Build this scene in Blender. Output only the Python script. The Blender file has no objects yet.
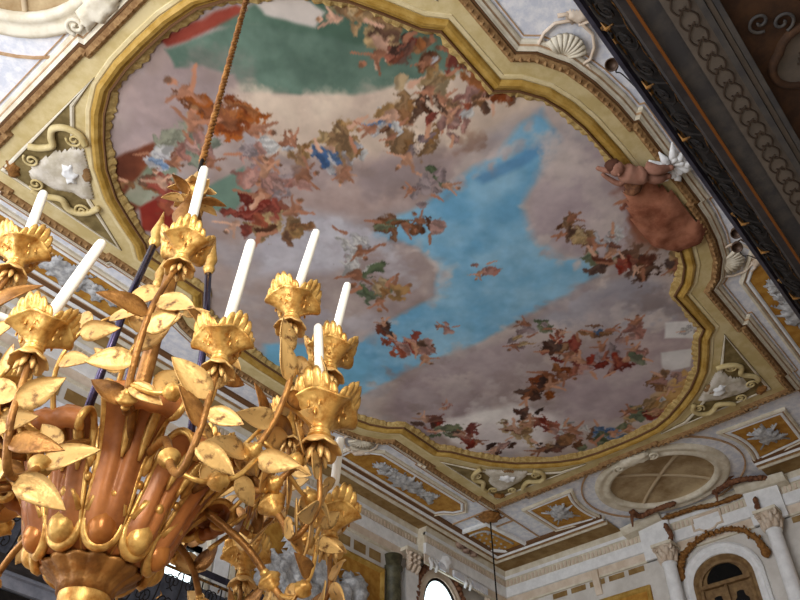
import bpy, math, random
import numpy as np
from mathutils import Vector, Matrix
from mathutils.geometry import tessellate_polygon
random.seed(7)
rng = np.random.default_rng(11)
D = bpy.data
COL = bpy.context.scene.collection
SC = bpy.context.scene
PI = math.pi

# ------------------------------------------------------------------ camera
EYE = 1.6                       # eye height above the floor
FPX, CX, CY = 816.0, 400.0, 300.0
PITCH = math.atan(767 / 816.0)
AZ = math.radians(40.44)        # heading seen from the long axis (X) towards Y
hx, hy = math.cos(AZ), math.sin(AZ)
RIGHT = Vector((math.sin(AZ), -math.cos(AZ), 0))
FWD = Vector((hx * math.cos(PITCH), hy * math.cos(PITCH), math.sin(PITCH)))
UPV = Vector((-hx * math.sin(PITCH), -hy * math.sin(PITCH), math.cos(PITCH)))
cam = D.cameras.new('camera')
cam_o = D.objects.new('camera', cam)
COL.objects.link(cam_o)
m3 = Matrix((RIGHT, UPV, -FWD)).transposed()
cam_o.matrix_world = Matrix.Translation((0, 0, EYE)) @ m3.to_4x4()
cam.sensor_width = 36
cam.lens = 36 * FPX / 800
cam.clip_start = 0.05
SC.camera = cam_o

# ------------------------------------------------------------------ world, lights, exposure
w = D.worlds.new('daylight')
SC.world = w
w.use_nodes = True
bg = w.node_tree.nodes['Background']
bg.inputs[0].default_value = (0.82, 0.89, 1.0, 1)
bg.inputs[1].default_value = 1.3
def area(name, loc, target, sx, sy, power, color):
    l = D.lights.new(name, 'AREA')
    l.shape = 'RECTANGLE'; l.size = sx; l.size_y = sy; l.energy = power; l.color = color
    o = D.objects.new(name, l)
    COL.objects.link(o)
    o.location = loc
    o.rotation_euler = (Vector(target) - Vector(loc)).to_track_quat('-Z', 'Y').to_euler()
    return o
area('daylight_from_end_windows', (-4.5, 6.5, 4.5), (8, 6.2, 10), 8, 6, 850, (1.0, 0.985, 0.96))
area('daylight_from_near_window', (-1.6, -0.6, 3.3), (1.1, 2.1, 2.9), 1.6, 2.2, 30, (1.0, 0.95, 0.86)).data.spread = math.radians(75)
vs = SC.view_settings
vs.view_transform = 'Standard'; vs.look = 'None'; vs.gamma = 1; vs.use_curve_mapping = False
vs.exposure = 0.22

# ------------------------------------------------------------------ rays from the eye onto planes of the hall
CZ = EYE + 10.0                 # ceiling
WX, WY = 18.4, 12.15            # far wall, left wall
OX, OY = 8.35, 6.21             # centre of the ceiling
def ray(x, y):
    return RIGHT * (x - CX) + UPV * (CY - y) + FWD * FPX
def at_z(x, y, z=CZ):
    d = ray(x, y); d = d * ((z - EYE) / d.z); return Vector((d.x, d.y, z))
def at_x(x, y, X=WX):
    d = ray(x, y); d = d * (X / d.x); return Vector((d.x, d.y, d.z + EYE))
def at_y(x, y, Y=WY):
    d = ray(x, y); d = d * (Y / d.y); return Vector((d.x, d.y, d.z + EYE))
def at_t(x, y, t):
    d = ray(x, y); d = d * (t / math.hypot(d.x, d.y)); return Vector((d.x, d.y, d.z + EYE))

# ------------------------------------------------------------------ materials
def s2l(c):
    return tuple((v / 255 / 12.92) if v / 255 <= 0.04045 else ((v / 255 + 0.055) / 1.055) ** 2.4 for v in c)
MATS = {}
def mat(name, rgb, rough=0.7, metal=0.0, rgb2=None, scale=6.0, bump=0.0, bscale=None, lo=0.4, hi=0.62, spec=0.3, detail=5):
    if name in MATS: return MATS[name]
    m = D.materials.new(name); m.use_nodes = True
    nt = m.node_tree; b = nt.nodes['Principled BSDF']
    b.inputs['Roughness'].default_value = rough
    b.inputs['Metallic'].default_value = metal
    b.inputs['Specular IOR Level'].default_value = spec
    tc = nt.nodes.new('ShaderNodeTexCoord')
    if rgb2:
        n = nt.nodes.new('ShaderNodeTexNoise'); n.inputs['Scale'].default_value = scale
        n.inputs['Detail'].default_value = detail; n.inputs['Roughness'].default_value = 0.65
        r = nt.nodes.new('ShaderNodeValToRGB')
        r.color_ramp.elements[0].position = lo; r.color_ramp.elements[1].position = hi
        r.color_ramp.elements[0].color = (*s2l(rgb), 1); r.color_ramp.elements[1].color = (*s2l(rgb2), 1)
        nt.links.new(tc.outputs['Object'], n.inputs['Vector'])
        nt.links.new(n.outputs['Fac'], r.inputs['Fac'])
        nt.links.new(r.outputs['Color'], b.inputs['Base Color'])
    else:
        b.inputs['Base Color'].default_value = (*s2l(rgb), 1)
    if bump:
        n2 = nt.nodes.new('ShaderNodeTexNoise'); n2.inputs['Scale'].default_value = bscale or scale * 3
        n2.inputs['Detail'].default_value = 4
        bp = nt.nodes.new('ShaderNodeBump'); bp.inputs['Strength'].default_value = bump; bp.inputs['Distance'].default_value = 0.02
        nt.links.new(tc.outputs['Object'], n2.inputs['Vector'])
        nt.links.new(n2.outputs['Fac'], bp.inputs['Height'])
        nt.links.new(bp.outputs['Normal'], b.inputs['Normal'])
    MATS[name] = m
    return m
def emis(name, rgb, strength):
    m = D.materials.new(name); m.use_nodes = True
    b = m.node_tree.nodes['Principled BSDF']
    b.inputs['Base Color'].default_value = (0.5, 0.55, 0.6, 1)
    b.inputs['Emission Color'].default_value = (*s2l(rgb), 1)
    b.inputs['Emission Strength'].default_value = strength
    return m
M_MARBLE = mat('pale_marbled_plaster', (206, 210, 222), 0.75, 0, (234, 234, 238), 7, 0.15, 20)
M_CREAM = mat('cream_plaster', (206, 195, 172), 0.75, 0, (226, 218, 200), 4, 0.08)
M_WHITE = mat('white_plaster', (224, 224, 224), 0.7, 0, (238, 238, 238), 5, 0.08)
M_FASCIA = mat('straw_plaster', (193, 172, 118), 0.75, 0, (211, 193, 146), 3, 0.06)
M_STRAWL = mat('light_straw_plaster', (208, 190, 142), 0.75, 0, (222, 206, 164), 4)
M_GOLDP = mat('mustard_gilding', (166, 128, 52), 0.6, 0.1, (190, 155, 82), 5, 0.15)
M_LEAFP = mat('straw_carving', (160, 130, 74), 0.75, 0, (188, 162, 106), 14, 0.3, 30)
M_BROWN = mat('brown_carving', (126, 92, 56), 0.75, 0, (160, 126, 84), 10, 0.2)
M_LINE = mat('umber_line', (104, 72, 44), 0.8)
M_TAN = mat('tan_line', (170, 134, 98), 0.8, 0, (190, 158, 124), 8)
M_CARTO = mat('grey_cream_stucco', (186, 176, 156), .8, 0, (214, 206, 194), 5, .25, 18)
M_OLIVE = mat('olive_ground', (104, 88, 52), 0.85, 0, (138, 120, 78), 4)
M_OCHRE = mat('ochre_ground', (164, 112, 40), 0.8, 0, (190, 142, 62), 5)
M_GRIS = mat('grisaille', (150, 150, 152), 0.8, 0, (200, 200, 200), 9, 0.3, 22)
M_SOFFIT = mat('olive_brown_frieze', (132, 102, 58), 0.85, 0, (158, 130, 84), 2.5)
M_DOME = mat('brown_dome', (142, 116, 80), 0.85, 0, (186, 164, 128), 1.4)
M_RIB = mat('dome_rib', (184, 164, 134), 0.85)
M_WALL = mat('greige_wall', (200, 194, 186), 0.8, 0, (216, 211, 204), 2)
M_ROSEP = mat('rose_cream_plaster', (208, 188, 166), 0.75, 0, (224, 208, 190), 3)
M_RUST = mat('rust_relief', (96, 60, 42), 0.8, 0, (136, 92, 62), 12, 0.3)
M_GARL = mat('gilt_brown_garland', (116, 74, 32), 0.7, 0.1, (158, 112, 58), 16, 0.4)
M_WOOD = mat('aged_door_wood', (112, 84, 52), 0.6, 0, (140, 112, 74), 8)
M_DARKGL = mat('dark_glass', (18, 20, 22), 0.15)
M_IRON = mat('dark_iron', (20, 17, 16), 0.7, 0.0, (32, 27, 24), 12, spec=.15)
M_RAILW = mat('blue_black_rail', (34, 32, 42), 0.45, 0, (50, 48, 60), 6)
M_RAILD = mat('soot_brown_rail', (34, 30, 30), .6, 0, (52, 46, 44), 6)
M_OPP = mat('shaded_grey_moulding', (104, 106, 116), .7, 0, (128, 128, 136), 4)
M_RAILSHADE = mat('shaded_wall_blue', (66, 68, 78), .7, 0, (92, 94, 104), 5)  # shade of the wall behind the opposite railing, put into the colour
M_IRONGOLD = mat('gilded_iron', (150, 106, 50), 0.45, 0.6, (46, 32, 20), 22)
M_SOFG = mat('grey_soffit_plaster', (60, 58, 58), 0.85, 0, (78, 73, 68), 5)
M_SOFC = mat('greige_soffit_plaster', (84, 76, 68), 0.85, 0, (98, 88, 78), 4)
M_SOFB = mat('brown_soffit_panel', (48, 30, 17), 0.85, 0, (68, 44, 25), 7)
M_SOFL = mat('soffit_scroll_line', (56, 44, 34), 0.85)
M_ORANGE = mat('orange_gilt_edge', (116, 68, 24), 0.6, 0.1)
M_GILT = mat('gilded_wood', (172, 118, 52), 0.34, 0.52, (226, 182, 104), 24, 0.12, 50, .34, .6)
M_GILTW = mat('worn_gilded_leaf', (214, 172, 106), 0.42, 0.35, (112, 76, 44), 34, 0.15, 60, 0.56, 0.7)
M_GILTD = mat('dull_gilded_wood', (168, 118, 60), 0.4, 0.45, (112, 72, 34), 10, 0.25, 50)
M_CWOOD = mat('polished_brown_wood', (138, 82, 42), 0.34, 0.08, (186, 118, 64), 5, 0.1, 25)
M_EGG = mat('varnished_gilt_brown', (160, 96, 44), .26, .35, (190, 124, 62), 9)
M_CANDLE = mat('white_candle_wax', (240, 236, 224), 0.5)
M_CANDLEG = M_CANDLE
M_STEEL = mat('blued_steel_rod', (70, 62, 84), 0.25, 0.9)
M_ROPE = mat('gilt_brown_rope', (164, 112, 54), 0.5, 0.35, (116, 72, 34), 20)
M_SPOT = mat('brown_metal_lamp', (74, 56, 44), 0.5, 0.4)
M_FLOOR = mat('polished_floor', (150, 128, 104), 0.4, 0, (170, 146, 120), 1.5)
M_GREENC = mat('dark_green_marble', (62, 60, 44), 0.5, 0, (92, 88, 66), 6)
M_SKY = emis('bright_daylight_pane', (226, 244, 248), 2.2)

# ------------------------------------------------------------------ mesh builder
class MB:
    def __init__(s): s.v = []; s.f = []
    def add(s, vs, fs):
        n = len(s.v); s.v += [tuple(p) for p in vs]; s.f += [tuple(i + n for i in f) for f in fs]
        return s
    def box(s, x0, x1, y0, y1, z0, z1):
        return s.add([(x0,y0,z0),(x1,y0,z0),(x1,y1,z0),(x0,y1,z0),(x0,y0,z1),(x1,y0,z1),(x1,y1,z1),(x0,y1,z1)],
                     [(3,2,1,0),(4,5,6,7),(0,1,5,4),(1,2,6,5),(2,3,7,6),(3,0,4,7)])
    def slab(s, loops, z0, z1, fr=None):
        """flat plate with holes: 2-D loops, from level z0 to level z1; fr maps (u,v,w) to space"""
        fr = fr or (lambda u, v, q: (u, v, q))
        tri = tessellate_polygon([[Vector((p[0], p[1], 0)) for p in L] for L in loops])
        flat = [p for L in loops for p in L]; n = len(flat)
        vs = [fr(p[0], p[1], z0) for p in flat] + [fr(p[0], p[1], z1) for p in flat]
        fs = [tuple(t) for t in tri] + [tuple(i + n for i in reversed(t)) for t in tri]
        k = 0
        for L in loops:
            for i in range(len(L)):
                a, b = k + i, k + (i + 1) % len(L)
                fs.append((a, b, b + n, a + n))
            k += len(L)
        return s.add(vs, fs)
    def tube(s, pts, rad, sides=8, closed=False, cap=True):
        pts = [Vector(p) for p in pts]; n = len(pts)
        rr = rad if isinstance(rad, (list, tuple)) else [rad] * n
        ref = Vector((0.13, 0.31, 0.94)).normalized()
        vs = []; fs = []; pu = None
        for i, p in enumerate(pts):
            if closed: t = pts[(i + 1) % n] - pts[i - 1]
            else: t = pts[min(i + 1, n - 1)] - pts[max(i - 1, 0)]
            if t.length < 1e-9: t = Vector((0, 0, 1))
            t.normalize()
            if pu is None:
                u = t.cross(ref)
                if u.length < 0.05: u = t.cross(Vector((1, 0, 0)))
            else:
                u = pu - t * pu.dot(t)
                if u.length < 1e-6: u = t.cross(ref)
            u.normalize(); pu = u; q = t.cross(u)
            for k in range(sides):
                a = 2 * PI * k / sides
                vs.append(p + (u * math.cos(a) + q * math.sin(a)) * rr[i])
        for i in range(n if closed else n - 1):
            j = (i + 1) % n
            for k in range(sides):
                fs.append((i*sides+k, i*sides+(k+1)%sides, j*sides+(k+1)%sides, j*sides+k))
        if cap and not closed:
            fs.append(tuple(reversed(range(sides)))); fs.append(tuple(range((n-1)*sides, n*sides)))
        return s.add(vs, fs)
    def lathe(s, prof, seg=24, mod=None, M=None, cap=True):
        """prof of (r,z); mod(theta, r, z) -> (r, z)"""
        vs = []; fs = []; n = len(prof)
        for r_, z_ in prof:
            for k in range(seg):
                a = 2 * PI * k / seg
                r2, z2 = mod(a, r_, z_) if mod else (r_, z_)
                p = Vector((r2 * math.cos(a), r2 * math.sin(a), z2))
                vs.append(M @ p if M else p)
        for i in range(n - 1):
            for k in range(seg):
                fs.append((i*seg+k, i*seg+(k+1)%seg, (i+1)*seg+(k+1)%seg, (i+1)*seg+k))
        if cap:
            fs.append(tuple(reversed(range(seg)))); fs.append(tuple(range((n-1)*seg, n*seg)))
        return s.add(vs, fs)
    def ball(s, c, rx, ry=None, rz=None, seg=12, rings=8, M=None, jit=0):
        ry = ry or rx; rz = rz or rx; vs = []; fs = []
        for i in range(rings + 1):
            ph = PI * i / rings
            for k in range(seg):
                a = 2 * PI * k / seg
                j = 1 + (random.uniform(-jit, jit) if jit else 0)
                p = Vector((rx * math.sin(ph) * math.cos(a), ry * math.sin(ph) * math.sin(a), rz * math.cos(ph))) * j
                if M: p = M @ p
                vs.append(p + Vector(c))
        for i in range(rings):
            for k in range(seg):
                fs.append((i*seg+k, (i+1)*seg+k, (i+1)*seg+(k+1)%seg, i*seg+(k+1)%seg))
        return s.add(vs, fs)
    def build(s, name, m, parent=None, smooth=False, loc=None):
        me = D.meshes.new(name)
        off = Vector(loc) if loc is not None else Vector((0, 0, 0))
        if parent is not None:
            q = parent
            while q is not None: off = off + q.location; q = q.parent
        me.from_pydata([tuple(Vector(p) - off) for p in s.v], [], s.f)
        me.materials.append(m)
        if smooth:
            me.polygons.foreach_set('use_smooth', [True] * len(me.polygons))
        me.update()
        import bmesh
        bm = bmesh.new(); bm.from_mesh(me); bmesh.ops.remove_doubles(bm, verts=bm.verts, dist=1e-6)
        bmesh.ops.recalc_face_normals(bm, faces=bm.faces); bm.to_mesh(me); bm.free()
        o = D.objects.new(name, me); COL.objects.link(o)
        if loc is not None: o.location = loc
        if parent is not None: o.parent = parent
        return o
def tag(o, label, cat, group=None):
    o['label'] = label; o['category'] = cat
    if group: o['group'] = group
    return o
def struct(o):
    o['kind'] = 'structure'; return o
def empty(name, loc, label, cat, group=None):
    o = D.objects.new(name, None); COL.objects.link(o); o.location = loc; o.empty_display_size = 0.2
    return tag(o, label, cat, group)
def smooth_path(pts, n=6, closed=False):
    P = [Vector(p) for p in pts]; N = len(P); out = []
    rng_ = range(N if closed else N - 1)
    for i in rng_:
        p0 = P[(i-1) % N] if closed or i > 0 else P[0]*2 - P[1]
        p1 = P[i]; p2 = P[(i+1) % N]
        p3 = P[(i+2) % N] if closed or i + 2 < N else P[-1]*2 - P[-2]
        for k in range(n):
            t = k / n
            out.append(0.5*((2*p1) + (p2-p0)*t + (2*p0-5*p1+4*p2-p3)*t*t + (3*p1-p0-3*p2+p3)*t*t*t))
    if not closed: out.append(P[-1])
    return out
def offset_path(pts, d, closed=True):
    n = len(pts); out = []
    for i in range(n):
        p = pts[i]
        a = pts[i-1] if closed or i > 0 else None
        b = pts[(i+1) % n] if closed or i < n-1 else None
        ns = []
        for q0, q1 in ((a, p), (p, b)):
            if q0 is None or q1 is None: continue
            dx, dy = q1[0]-q0[0], q1[1]-q0[1]; L = math.hypot(dx, dy)
            if L > 1e-9: ns.append((dy/L, -dx/L))
        nx = sum(q[0] for q in ns)/len(ns); ny = sum(q[1] for q in ns)/len(ns)
        L2 = max(nx*nx+ny*ny, 0.22)
        out.append((p[0]+nx/L2*d, p[1]+ny/L2*d))
    return out
def ribbon(mb, pts, prof, closed=True, fr=None):
    """sweep a moulding profile [(offset, level)...] along a 2-D path"""
    fr = fr or (lambda u, v, q: (u, v, q))
    rows = [offset_path(pts, o, closed) for o, _ in prof]
    n = len(pts); m = len(prof); vs = []; fs = []
    for i in range(n):
        for k in range(m): vs.append(fr(rows[k][i][0], rows[k][i][1], prof[k][1]))
    for i in range(n if closed else n-1):
        j = (i+1) % n
        for k in range(m-1): fs.append((i*m+k, i*m+k+1, j*m+k+1, j*m+k))
    if not closed:
        fs.append(tuple(range(m))); fs.append(tuple(reversed(range((n-1)*m, n*m))))
    return mb.add(vs, fs)
def resample(pts, step, closed=True):
    P = [Vector((p[0], p[1])) for p in pts]
    if closed: P.append(P[0])
    out = []; carry = 0
    for a, b in zip(P, P[1:]):
        L = (b-a).length; t = carry
        while t < L:
            out.append((a + (b-a)*(t/L), (b-a)/L)); t += step
        carry = t - L
    return out
def spiral(c, r0, turns, start, ccw=1, n=26, e=0.12):
    """flat volute, 2-D points from the rim inwards"""
    return [(c[0] + r0*(1-(1-e)*i/n)*math.cos(start+ccw*2*PI*turns*i/n), c[1] + r0*(1-(1-e)*i/n)*math.sin(start+ccw*2*PI*turns*i/n)) for i in range(n+1)]

# ================================================================== SETTING
# frame for the ceiling: u,v in metres from the ceiling centre, q = drop below it
def fc(u, v, q): return (OX+u, OY+v, CZ-q)
def circ(cx, cy, rx, ry, n=48, a0=0, a1=2*PI):
    full = abs(a1-a0-2*PI) < 1e-6
    return [(cx+rx*math.cos(a0+(a1-a0)*i/(n if full else n-1)), cy+ry*math.sin(a0+(a1-a0)*i/(n if full else n-1))) for i in range(n)]
OVX, OVA, OVB = 8.34, 1.08, 1.22
mb = MB()
mb.slab([[(-11.6,-8.0),(10.6,-8.0),(10.6,6.5),(-11.6,6.5)], circ(OVX,0,OVA,OVB), circ(-OVX,0,OVA,OVB)], 0, -0.05, fc)
struct(mb.build('ceiling', M_MARBLE))
struct(MB().box(-3.2, WX+.6, -1.8, WY+.6, -0.1, 0).build('floor', M_FLOOR))

# ---- outline of the painted field (quadrant, mirrored)
GQ = [(6.44,0),(6.43,.5),(6.36,1.0),(6.17,1.42),(5.9,1.82),(5.55,2.25),(5.09,2.64),(4.65,2.88),(4.2,3.1),(3.97,3.31),(3.4,3.31),(2.81,3.31),(2.62,3.53),(2.25,3.76),(1.85,3.88),(1.4,3.95),(.7,3.98),(0,3.98)]
BQ = [(6.66,0),(6.66,.72),(6.73,.74),(6.73,2.6),(6.66,2.62),(6.66,3.56),(6.1,3.56),(6.08,3.63),(4.38,3.63),(4.36,3.56),(2.95,3.56),(2.74,3.80),(2.34,4.02),(1.9,4.13),(1.4,4.2),(.9,4.22),(.88,4.28),(0,4.28)]
def mirror4(Q):
    q1 = Q[:]
    q2 = [(-x, y) for x, y in reversed(Q)][1:]
    q3 = [(-x, -y) for x, y in Q][1:]
    q4 = [(x, -y) for x, y in reversed(Q)][1:-1]
    return q1 + q2 + q3 + q4
def densify(pts, step=0.12):
    out = []
    n = len(pts)
    for i in range(n):
        a, b = pts[i], pts[(i+1) % n]; L = math.hypot(b[0]-a[0], b[1]-a[1]); k = max(1, int(L/step))
        for j in range(k): out.append((a[0]+(b[0]-a[0])*j/k, a[1]+(b[1]-a[1])*j/k))
    return out
G = mirror4(GQ); B = mirror4(BQ)
tn = 0
def trim(mb, m, smooth=False):
    global tn
    tn += 1
    return struct(mb.build('trim_%d' % tn, m, smooth=smooth))
# straw fascia between the painted field and the brown carved band
trim(MB().slab([offset_path(B, .02), offset_path(G, -.02)], 0.10, 0.0, fc), M_FASCIA)
trim(ribbon(MB(), G, [(.075,.10),(.065,.115),(.02,.115),(0,.10)], fr=fc), M_STRAWL)
# mustard cyma of the frame and its ragged carved inner edge
trim(ribbon(MB(), G, [(.0,.11),(-.02,.15),(-.06,.17),(-.11,.15),(-.15,.10),(-.18,.09),(-.18,.0)], fr=fc), M_GOLDP)
trim(ribbon(MB(), G, [(-.165,.10),(-.175,.13),(-.195,.13),(-.205,.10)], fr=fc), M_LINE)
mb = MB()
GD = densify(G, .05); inner = offset_path(GD, -.20); n = len(GD)
rag = []
ii = offset_path(GD, -1.0)
for i in range(n):
    dx, dy = ii[i][0]-GD[i][0], ii[i][1]-GD[i][1]; L = math.hypot(dx, dy) or 1
    k = .085 + .014*math.sin(i*1.9) + .025*math.sin(i*.31+1) + random.uniform(-.012,.012)
    rag.append((inner[i][0]+dx/L*k, inner[i][1]+dy/L*k, (dx/L, dy/L)))
vs = []; fs = []
for i in range(n):
    zz = .04 + .006*math.sin(i*1.9)
    vs += [fc(*inner[i], .10), fc((inner[i][0]+rag[i][0])/2, (inner[i][1]+rag[i][1])/2, zz+.03), fc(rag[i][0], rag[i][1], zz), fc(rag[i][0], rag[i][1], 0.0)]
for i in range(n):
    j = (i+1) % n
    for k in range(3): fs.append((i*4+k, j*4+k, j*4+k+1, i*4+k+1))
trim(mb.add(vs, fs), M_LEAFP)
# carved brown band with egg moulding, then the cream and white steps
mb = ribbon(MB(), B, [(0,.10),(.01,.13),(.05,.16),(.12,.14),(.13,.08)], fr=fc)
for p, t in resample(offset_path(B, .055), .115):
    a = Vector((t.y, -t.x)); L = .045; W_ = .042
    q = [p+t*L, p+a*W_, p-t*L, p-a*W_]
    mb.add([fc(c.x, c.y, .145) for c in q] + [fc(p.x, p.y, .21)], [(0,1,4),(1,2,4),(2,3,4),(3,0,4)])
trim(mb, M_BROWN)
trim(ribbon(MB(), B, [(.13,.09),(.13,.12),(.155,.12),(.155,.05)], fr=fc), M_LINE)
trim(ribbon(MB(), B, [(.155,.10),(.17,.12),(.19,.10),(.22,.085),(.22,.05)], fr=fc), M_CREAM)
trim(ribbon(MB(), B, [(.22,.07),(.225,.085),(.24,.07),(.24,.04)], fr=fc), M_TAN)
trim(ribbon(MB(), B, [(.24,.06),(.27,.05),(.29,.03),(.29,.0)], fr=fc), M_CREAM)
trim(ribbon(MB(), B, [(.33,.0),(.33,.02),(.345,.02),(.345,.0)], fr=fc), M_TAN)

# soffit edge: coffer mouldings and the olive frieze up to the wall
RECT = [(8.88,1.95),(8.88,5.04),(-8.88,5.04),(-8.88,1.95)]
RECT2 = [(-8.88,-1.95),(-8.88,-5.04),(8.88,-5.04),(8.88,-1.95)]
trim(ribbon(MB(), RECT, [(0,0),(0,.05),(.07,.09),(.07,.0)], False, fc), M_LINE)
trim(ribbon(MB(), RECT2, [(0,0),(0,.05),(.07,.09),(.07,.0)], False, fc), M_LINE)
trim(ribbon(MB(), RECT, [(.07,.06),(.12,.12),(.17,.10),(.17,.05)], False, fc), M_WHITE)
trim(ribbon(MB(), RECT2, [(.07,.06),(.12,.12),(.17,.10),(.17,.05)], False, fc), M_WHITE)
trim(ribbon(MB(), RECT, [(.17,.09),(.21,.13),(.25,.09)], False, fc), M_BROWN)
trim(ribbon(MB(), RECT2, [(.17,.09),(.21,.13),(.25,.09)], False, fc), M_BROWN)
trim(ribbon(MB(), RECT, [(.25,.10),(.29,.14),(.33,.14),(.33,.0)], False, fc), M_CREAM)
trim(ribbon(MB(), RECT2, [(.25,.10),(.29,.14),(.33,.14),(.33,.0)], False, fc), M_CREAM)
trim(ribbon(MB(), RECT, [(.33,.03),(1.3,.03)], False, fc), M_SOFFIT)
trim(ribbon(MB(), RECT2, [(.33,.03),(1.3,.03)], False, fc), M_SOFFIT)

# ---- painted field: a sky with clouds and small draped figures, in the pigment of the fresco
def vnoise(x, y, seed):
    g = np.random.default_rng(seed).random((64, 64))
    xi = np.floor(x).astype(int); yi = np.floor(y).astype(int); fx = x-xi; fy = y-yi
    fx = fx*fx*(3-2*fx); fy = fy*fy*(3-2*fy)
    a = g[xi % 64, yi % 64]; b = g[(xi+1) % 64, yi % 64]; c = g[xi % 64, (yi+1) % 64]; d = g[(xi+1) % 64, (yi+1) % 64]
    return (a*(1-fx)+b*fx)*(1-fy)+(c*(1-fx)+d*fx)*fy
def fbm(x, y, seed, octv=5, s=1.0):
    t = 0; am = .5; tot = 0
    for k in range(octv):
        t = t + am*vnoise(x*s+17.3*k, y*s-9.1*k, seed+k); tot += am; am *= .55; s *= 2.05
    return t/tot
STEP = .026
us = np.arange(-6.46, 6.461, STEP); vsg = np.arange(-4.0, 4.001, STEP)
U, V = np.meshgrid(us, vsg, indexing='ij')
def plan(pts):       # pigment patches laid on the ceiling plan
    out = []
    for x, y in pts:
        p = at_z(x, y); out.append((p.x-OX, p.y-OY))
    return np.array(out)
def sdist(poly, x, y):
    d = np.full(x.shape, 1e9); ins = np.zeros(x.shape, bool); n = len(poly)
    for i in range(n):
        ax, ay = poly[i]; bx, by = poly[(i+1) % n]
        ex, ey = bx-ax, by-ay; wx, wy = x-ax, y-ay
        t = np.clip((wx*ex+wy*ey)/(ex*ex+ey*ey+1e-12), 0, 1)
        d = np.minimum(d, (wx-ex*t)**2+(wy-ey*t)**2)
        c = ((ay <= y) & (by > y) | (by <= y) & (ay > y))
        with np.errstate(divide='ignore', invalid='ignore'):
            xx = ax+(y-ay)/(by-ay)*ex
        ins ^= c & (x < xx)
    d = np.sqrt(d); return np.where(ins, d, -d)
img = np.zeros(U.shape + (3,))
n1 = fbm(U, V, 3, 6, .55); n2 = fbm(U, V, 31, 6, 1.4); n3 = fbm(U, V, 77, 4, 5.0); n4 = fbm(U, V, 91, 4, 5.0); n5 = fbm(U, V, 17, 3, 9.0)-.5; n6 = fbm(U, V, 19, 3, 9.0)-.5
wu = (fbm(U, V, 41, 4, 1.1)-.5); wv = (fbm(U, V, 53, 4, 1.1)-.5)
def mixc(a, b, t): return np.array(a)*(1-t[..., None]) + np.array(b)*t[..., None]
img[:] = mixc((146,128,122), (186,172,166), np.clip((n1-.36)*3.0, 0, 1))
img = mixc(img, np.array((160,160,170.)), np.clip((n2-.5)*1.8, 0, .45))
def lay(px, col, soft=.12, warp=.5, op=1.0, col2=None, ns=None):
    global img
    d = sdist(plan(px), U+wu*warp, V+wv*warp)
    a = np.clip(d/soft+.5, 0, 1)*op
    c = np.array(col, float) if col2 is None else mixc(col, col2, np.clip(((n2 if ns is None else ns)-.35)*3, 0, 1))
    img = img*(1-a[..., None]) + c*a[..., None]
# sky
lay([(545,108),(566,150),(540,178),(522,205),(540,240),(562,258),(600,252),(606,272),(560,296),(520,318),(470,345),(410,368),(350,402),(300,400),(262,382),(272,345),(330,352),(392,318),(440,296),(440,268),(412,244),(372,236),(398,214),(452,184),(496,154),(520,122)], (104,156,188), .12, .22, 1, (138,180,204))
lay([(555,128),(520,152),(476,176),(484,184),(528,162),(560,140)], (84,130,170), .10, .2, .7)
lay([(262,345),(330,340),(372,360),(345,402),(262,388)], (112,168,198), .14, .3)
# clouds with a light rim
lay([(240,238),(300,205),(360,200),(378,232),(345,268),(250,280)], (192,190,198), .35, .6, .85, (168,164,172))
lay([(330,270),(400,240),(440,262),(438,295),(394,318),(340,350),(320,310)], (150,134,132), .2, .5, .9, (172,156,150))
lay([(228,92),(300,96),(420,80),(520,66),(560,98),(520,112),(450,150),(300,170),(262,150)], (206,186,166), .25, .4, .95, (186,166,150))
lay([(250,170),(420,150),(470,150),(440,190),(370,215),(280,205)], (150,128,122), .3, .6, .9, (172,152,146))
lay([(470,186),(520,165),(524,205),(500,240),(455,235),(460,205)], (176,156,154), .2, .4, .0)
lay([(110,200),(120,140),(140,85),(185,45),(232,82),(240,128),(205,135),(160,160),(140,150),(112,175)], (142,124,122), .2, .5, 1, (172,152,148))
lay([(560,140),(610,150),(640,180),(650,240),(600,256),(560,250),(530,230),(526,205)], (180,164,166), .3, .5, .9, (160,144,148))
lay([(520,330),(570,288),(640,270),(690,300),(668,330),(600,330)], (148,144,152), .25, .5, .9, (166,162,170))
lay([(400,378),(470,350),(540,318),(520,370),(480,420),(420,440),(390,410)], (140,124,128), .3, .5, .8, (168,152,154))
lay([(520,380),(600,340),(690,320),(700,360),(650,410),(560,425),(520,420)], (150,132,136), .3, .5, .85, (186,168,166))
lay([(440,425),(520,405),(560,425),(520,455),(470,450)], (200,192,190), .15, .4, .9, (172,160,160))
# the green curtain and dark ground near the top
lay([(165,48),(240,20),(330,28),(392,48),(452,64),(468,74),(420,82),(350,96),(290,96),(240,93),(236,72),(205,62),(175,66)], (78,98,86), .06, .2, 1, (104,126,112))
lay([(190,28),(250,2),(300,-14),(420,-10),(470,40),(468,74),(400,60),(330,40),(250,22)], (70,92,78), .08, .25, 1, (96,118,104))
lay([(160,36),(235,2),(246,8),(190,38),(168,44)], (118,48,38), .05, .2, 1, (142,66,52))
lay([(252,0),(296,-6),(322,12),(312,28),(262,14)], (186,176,168), .05, .2)
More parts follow.
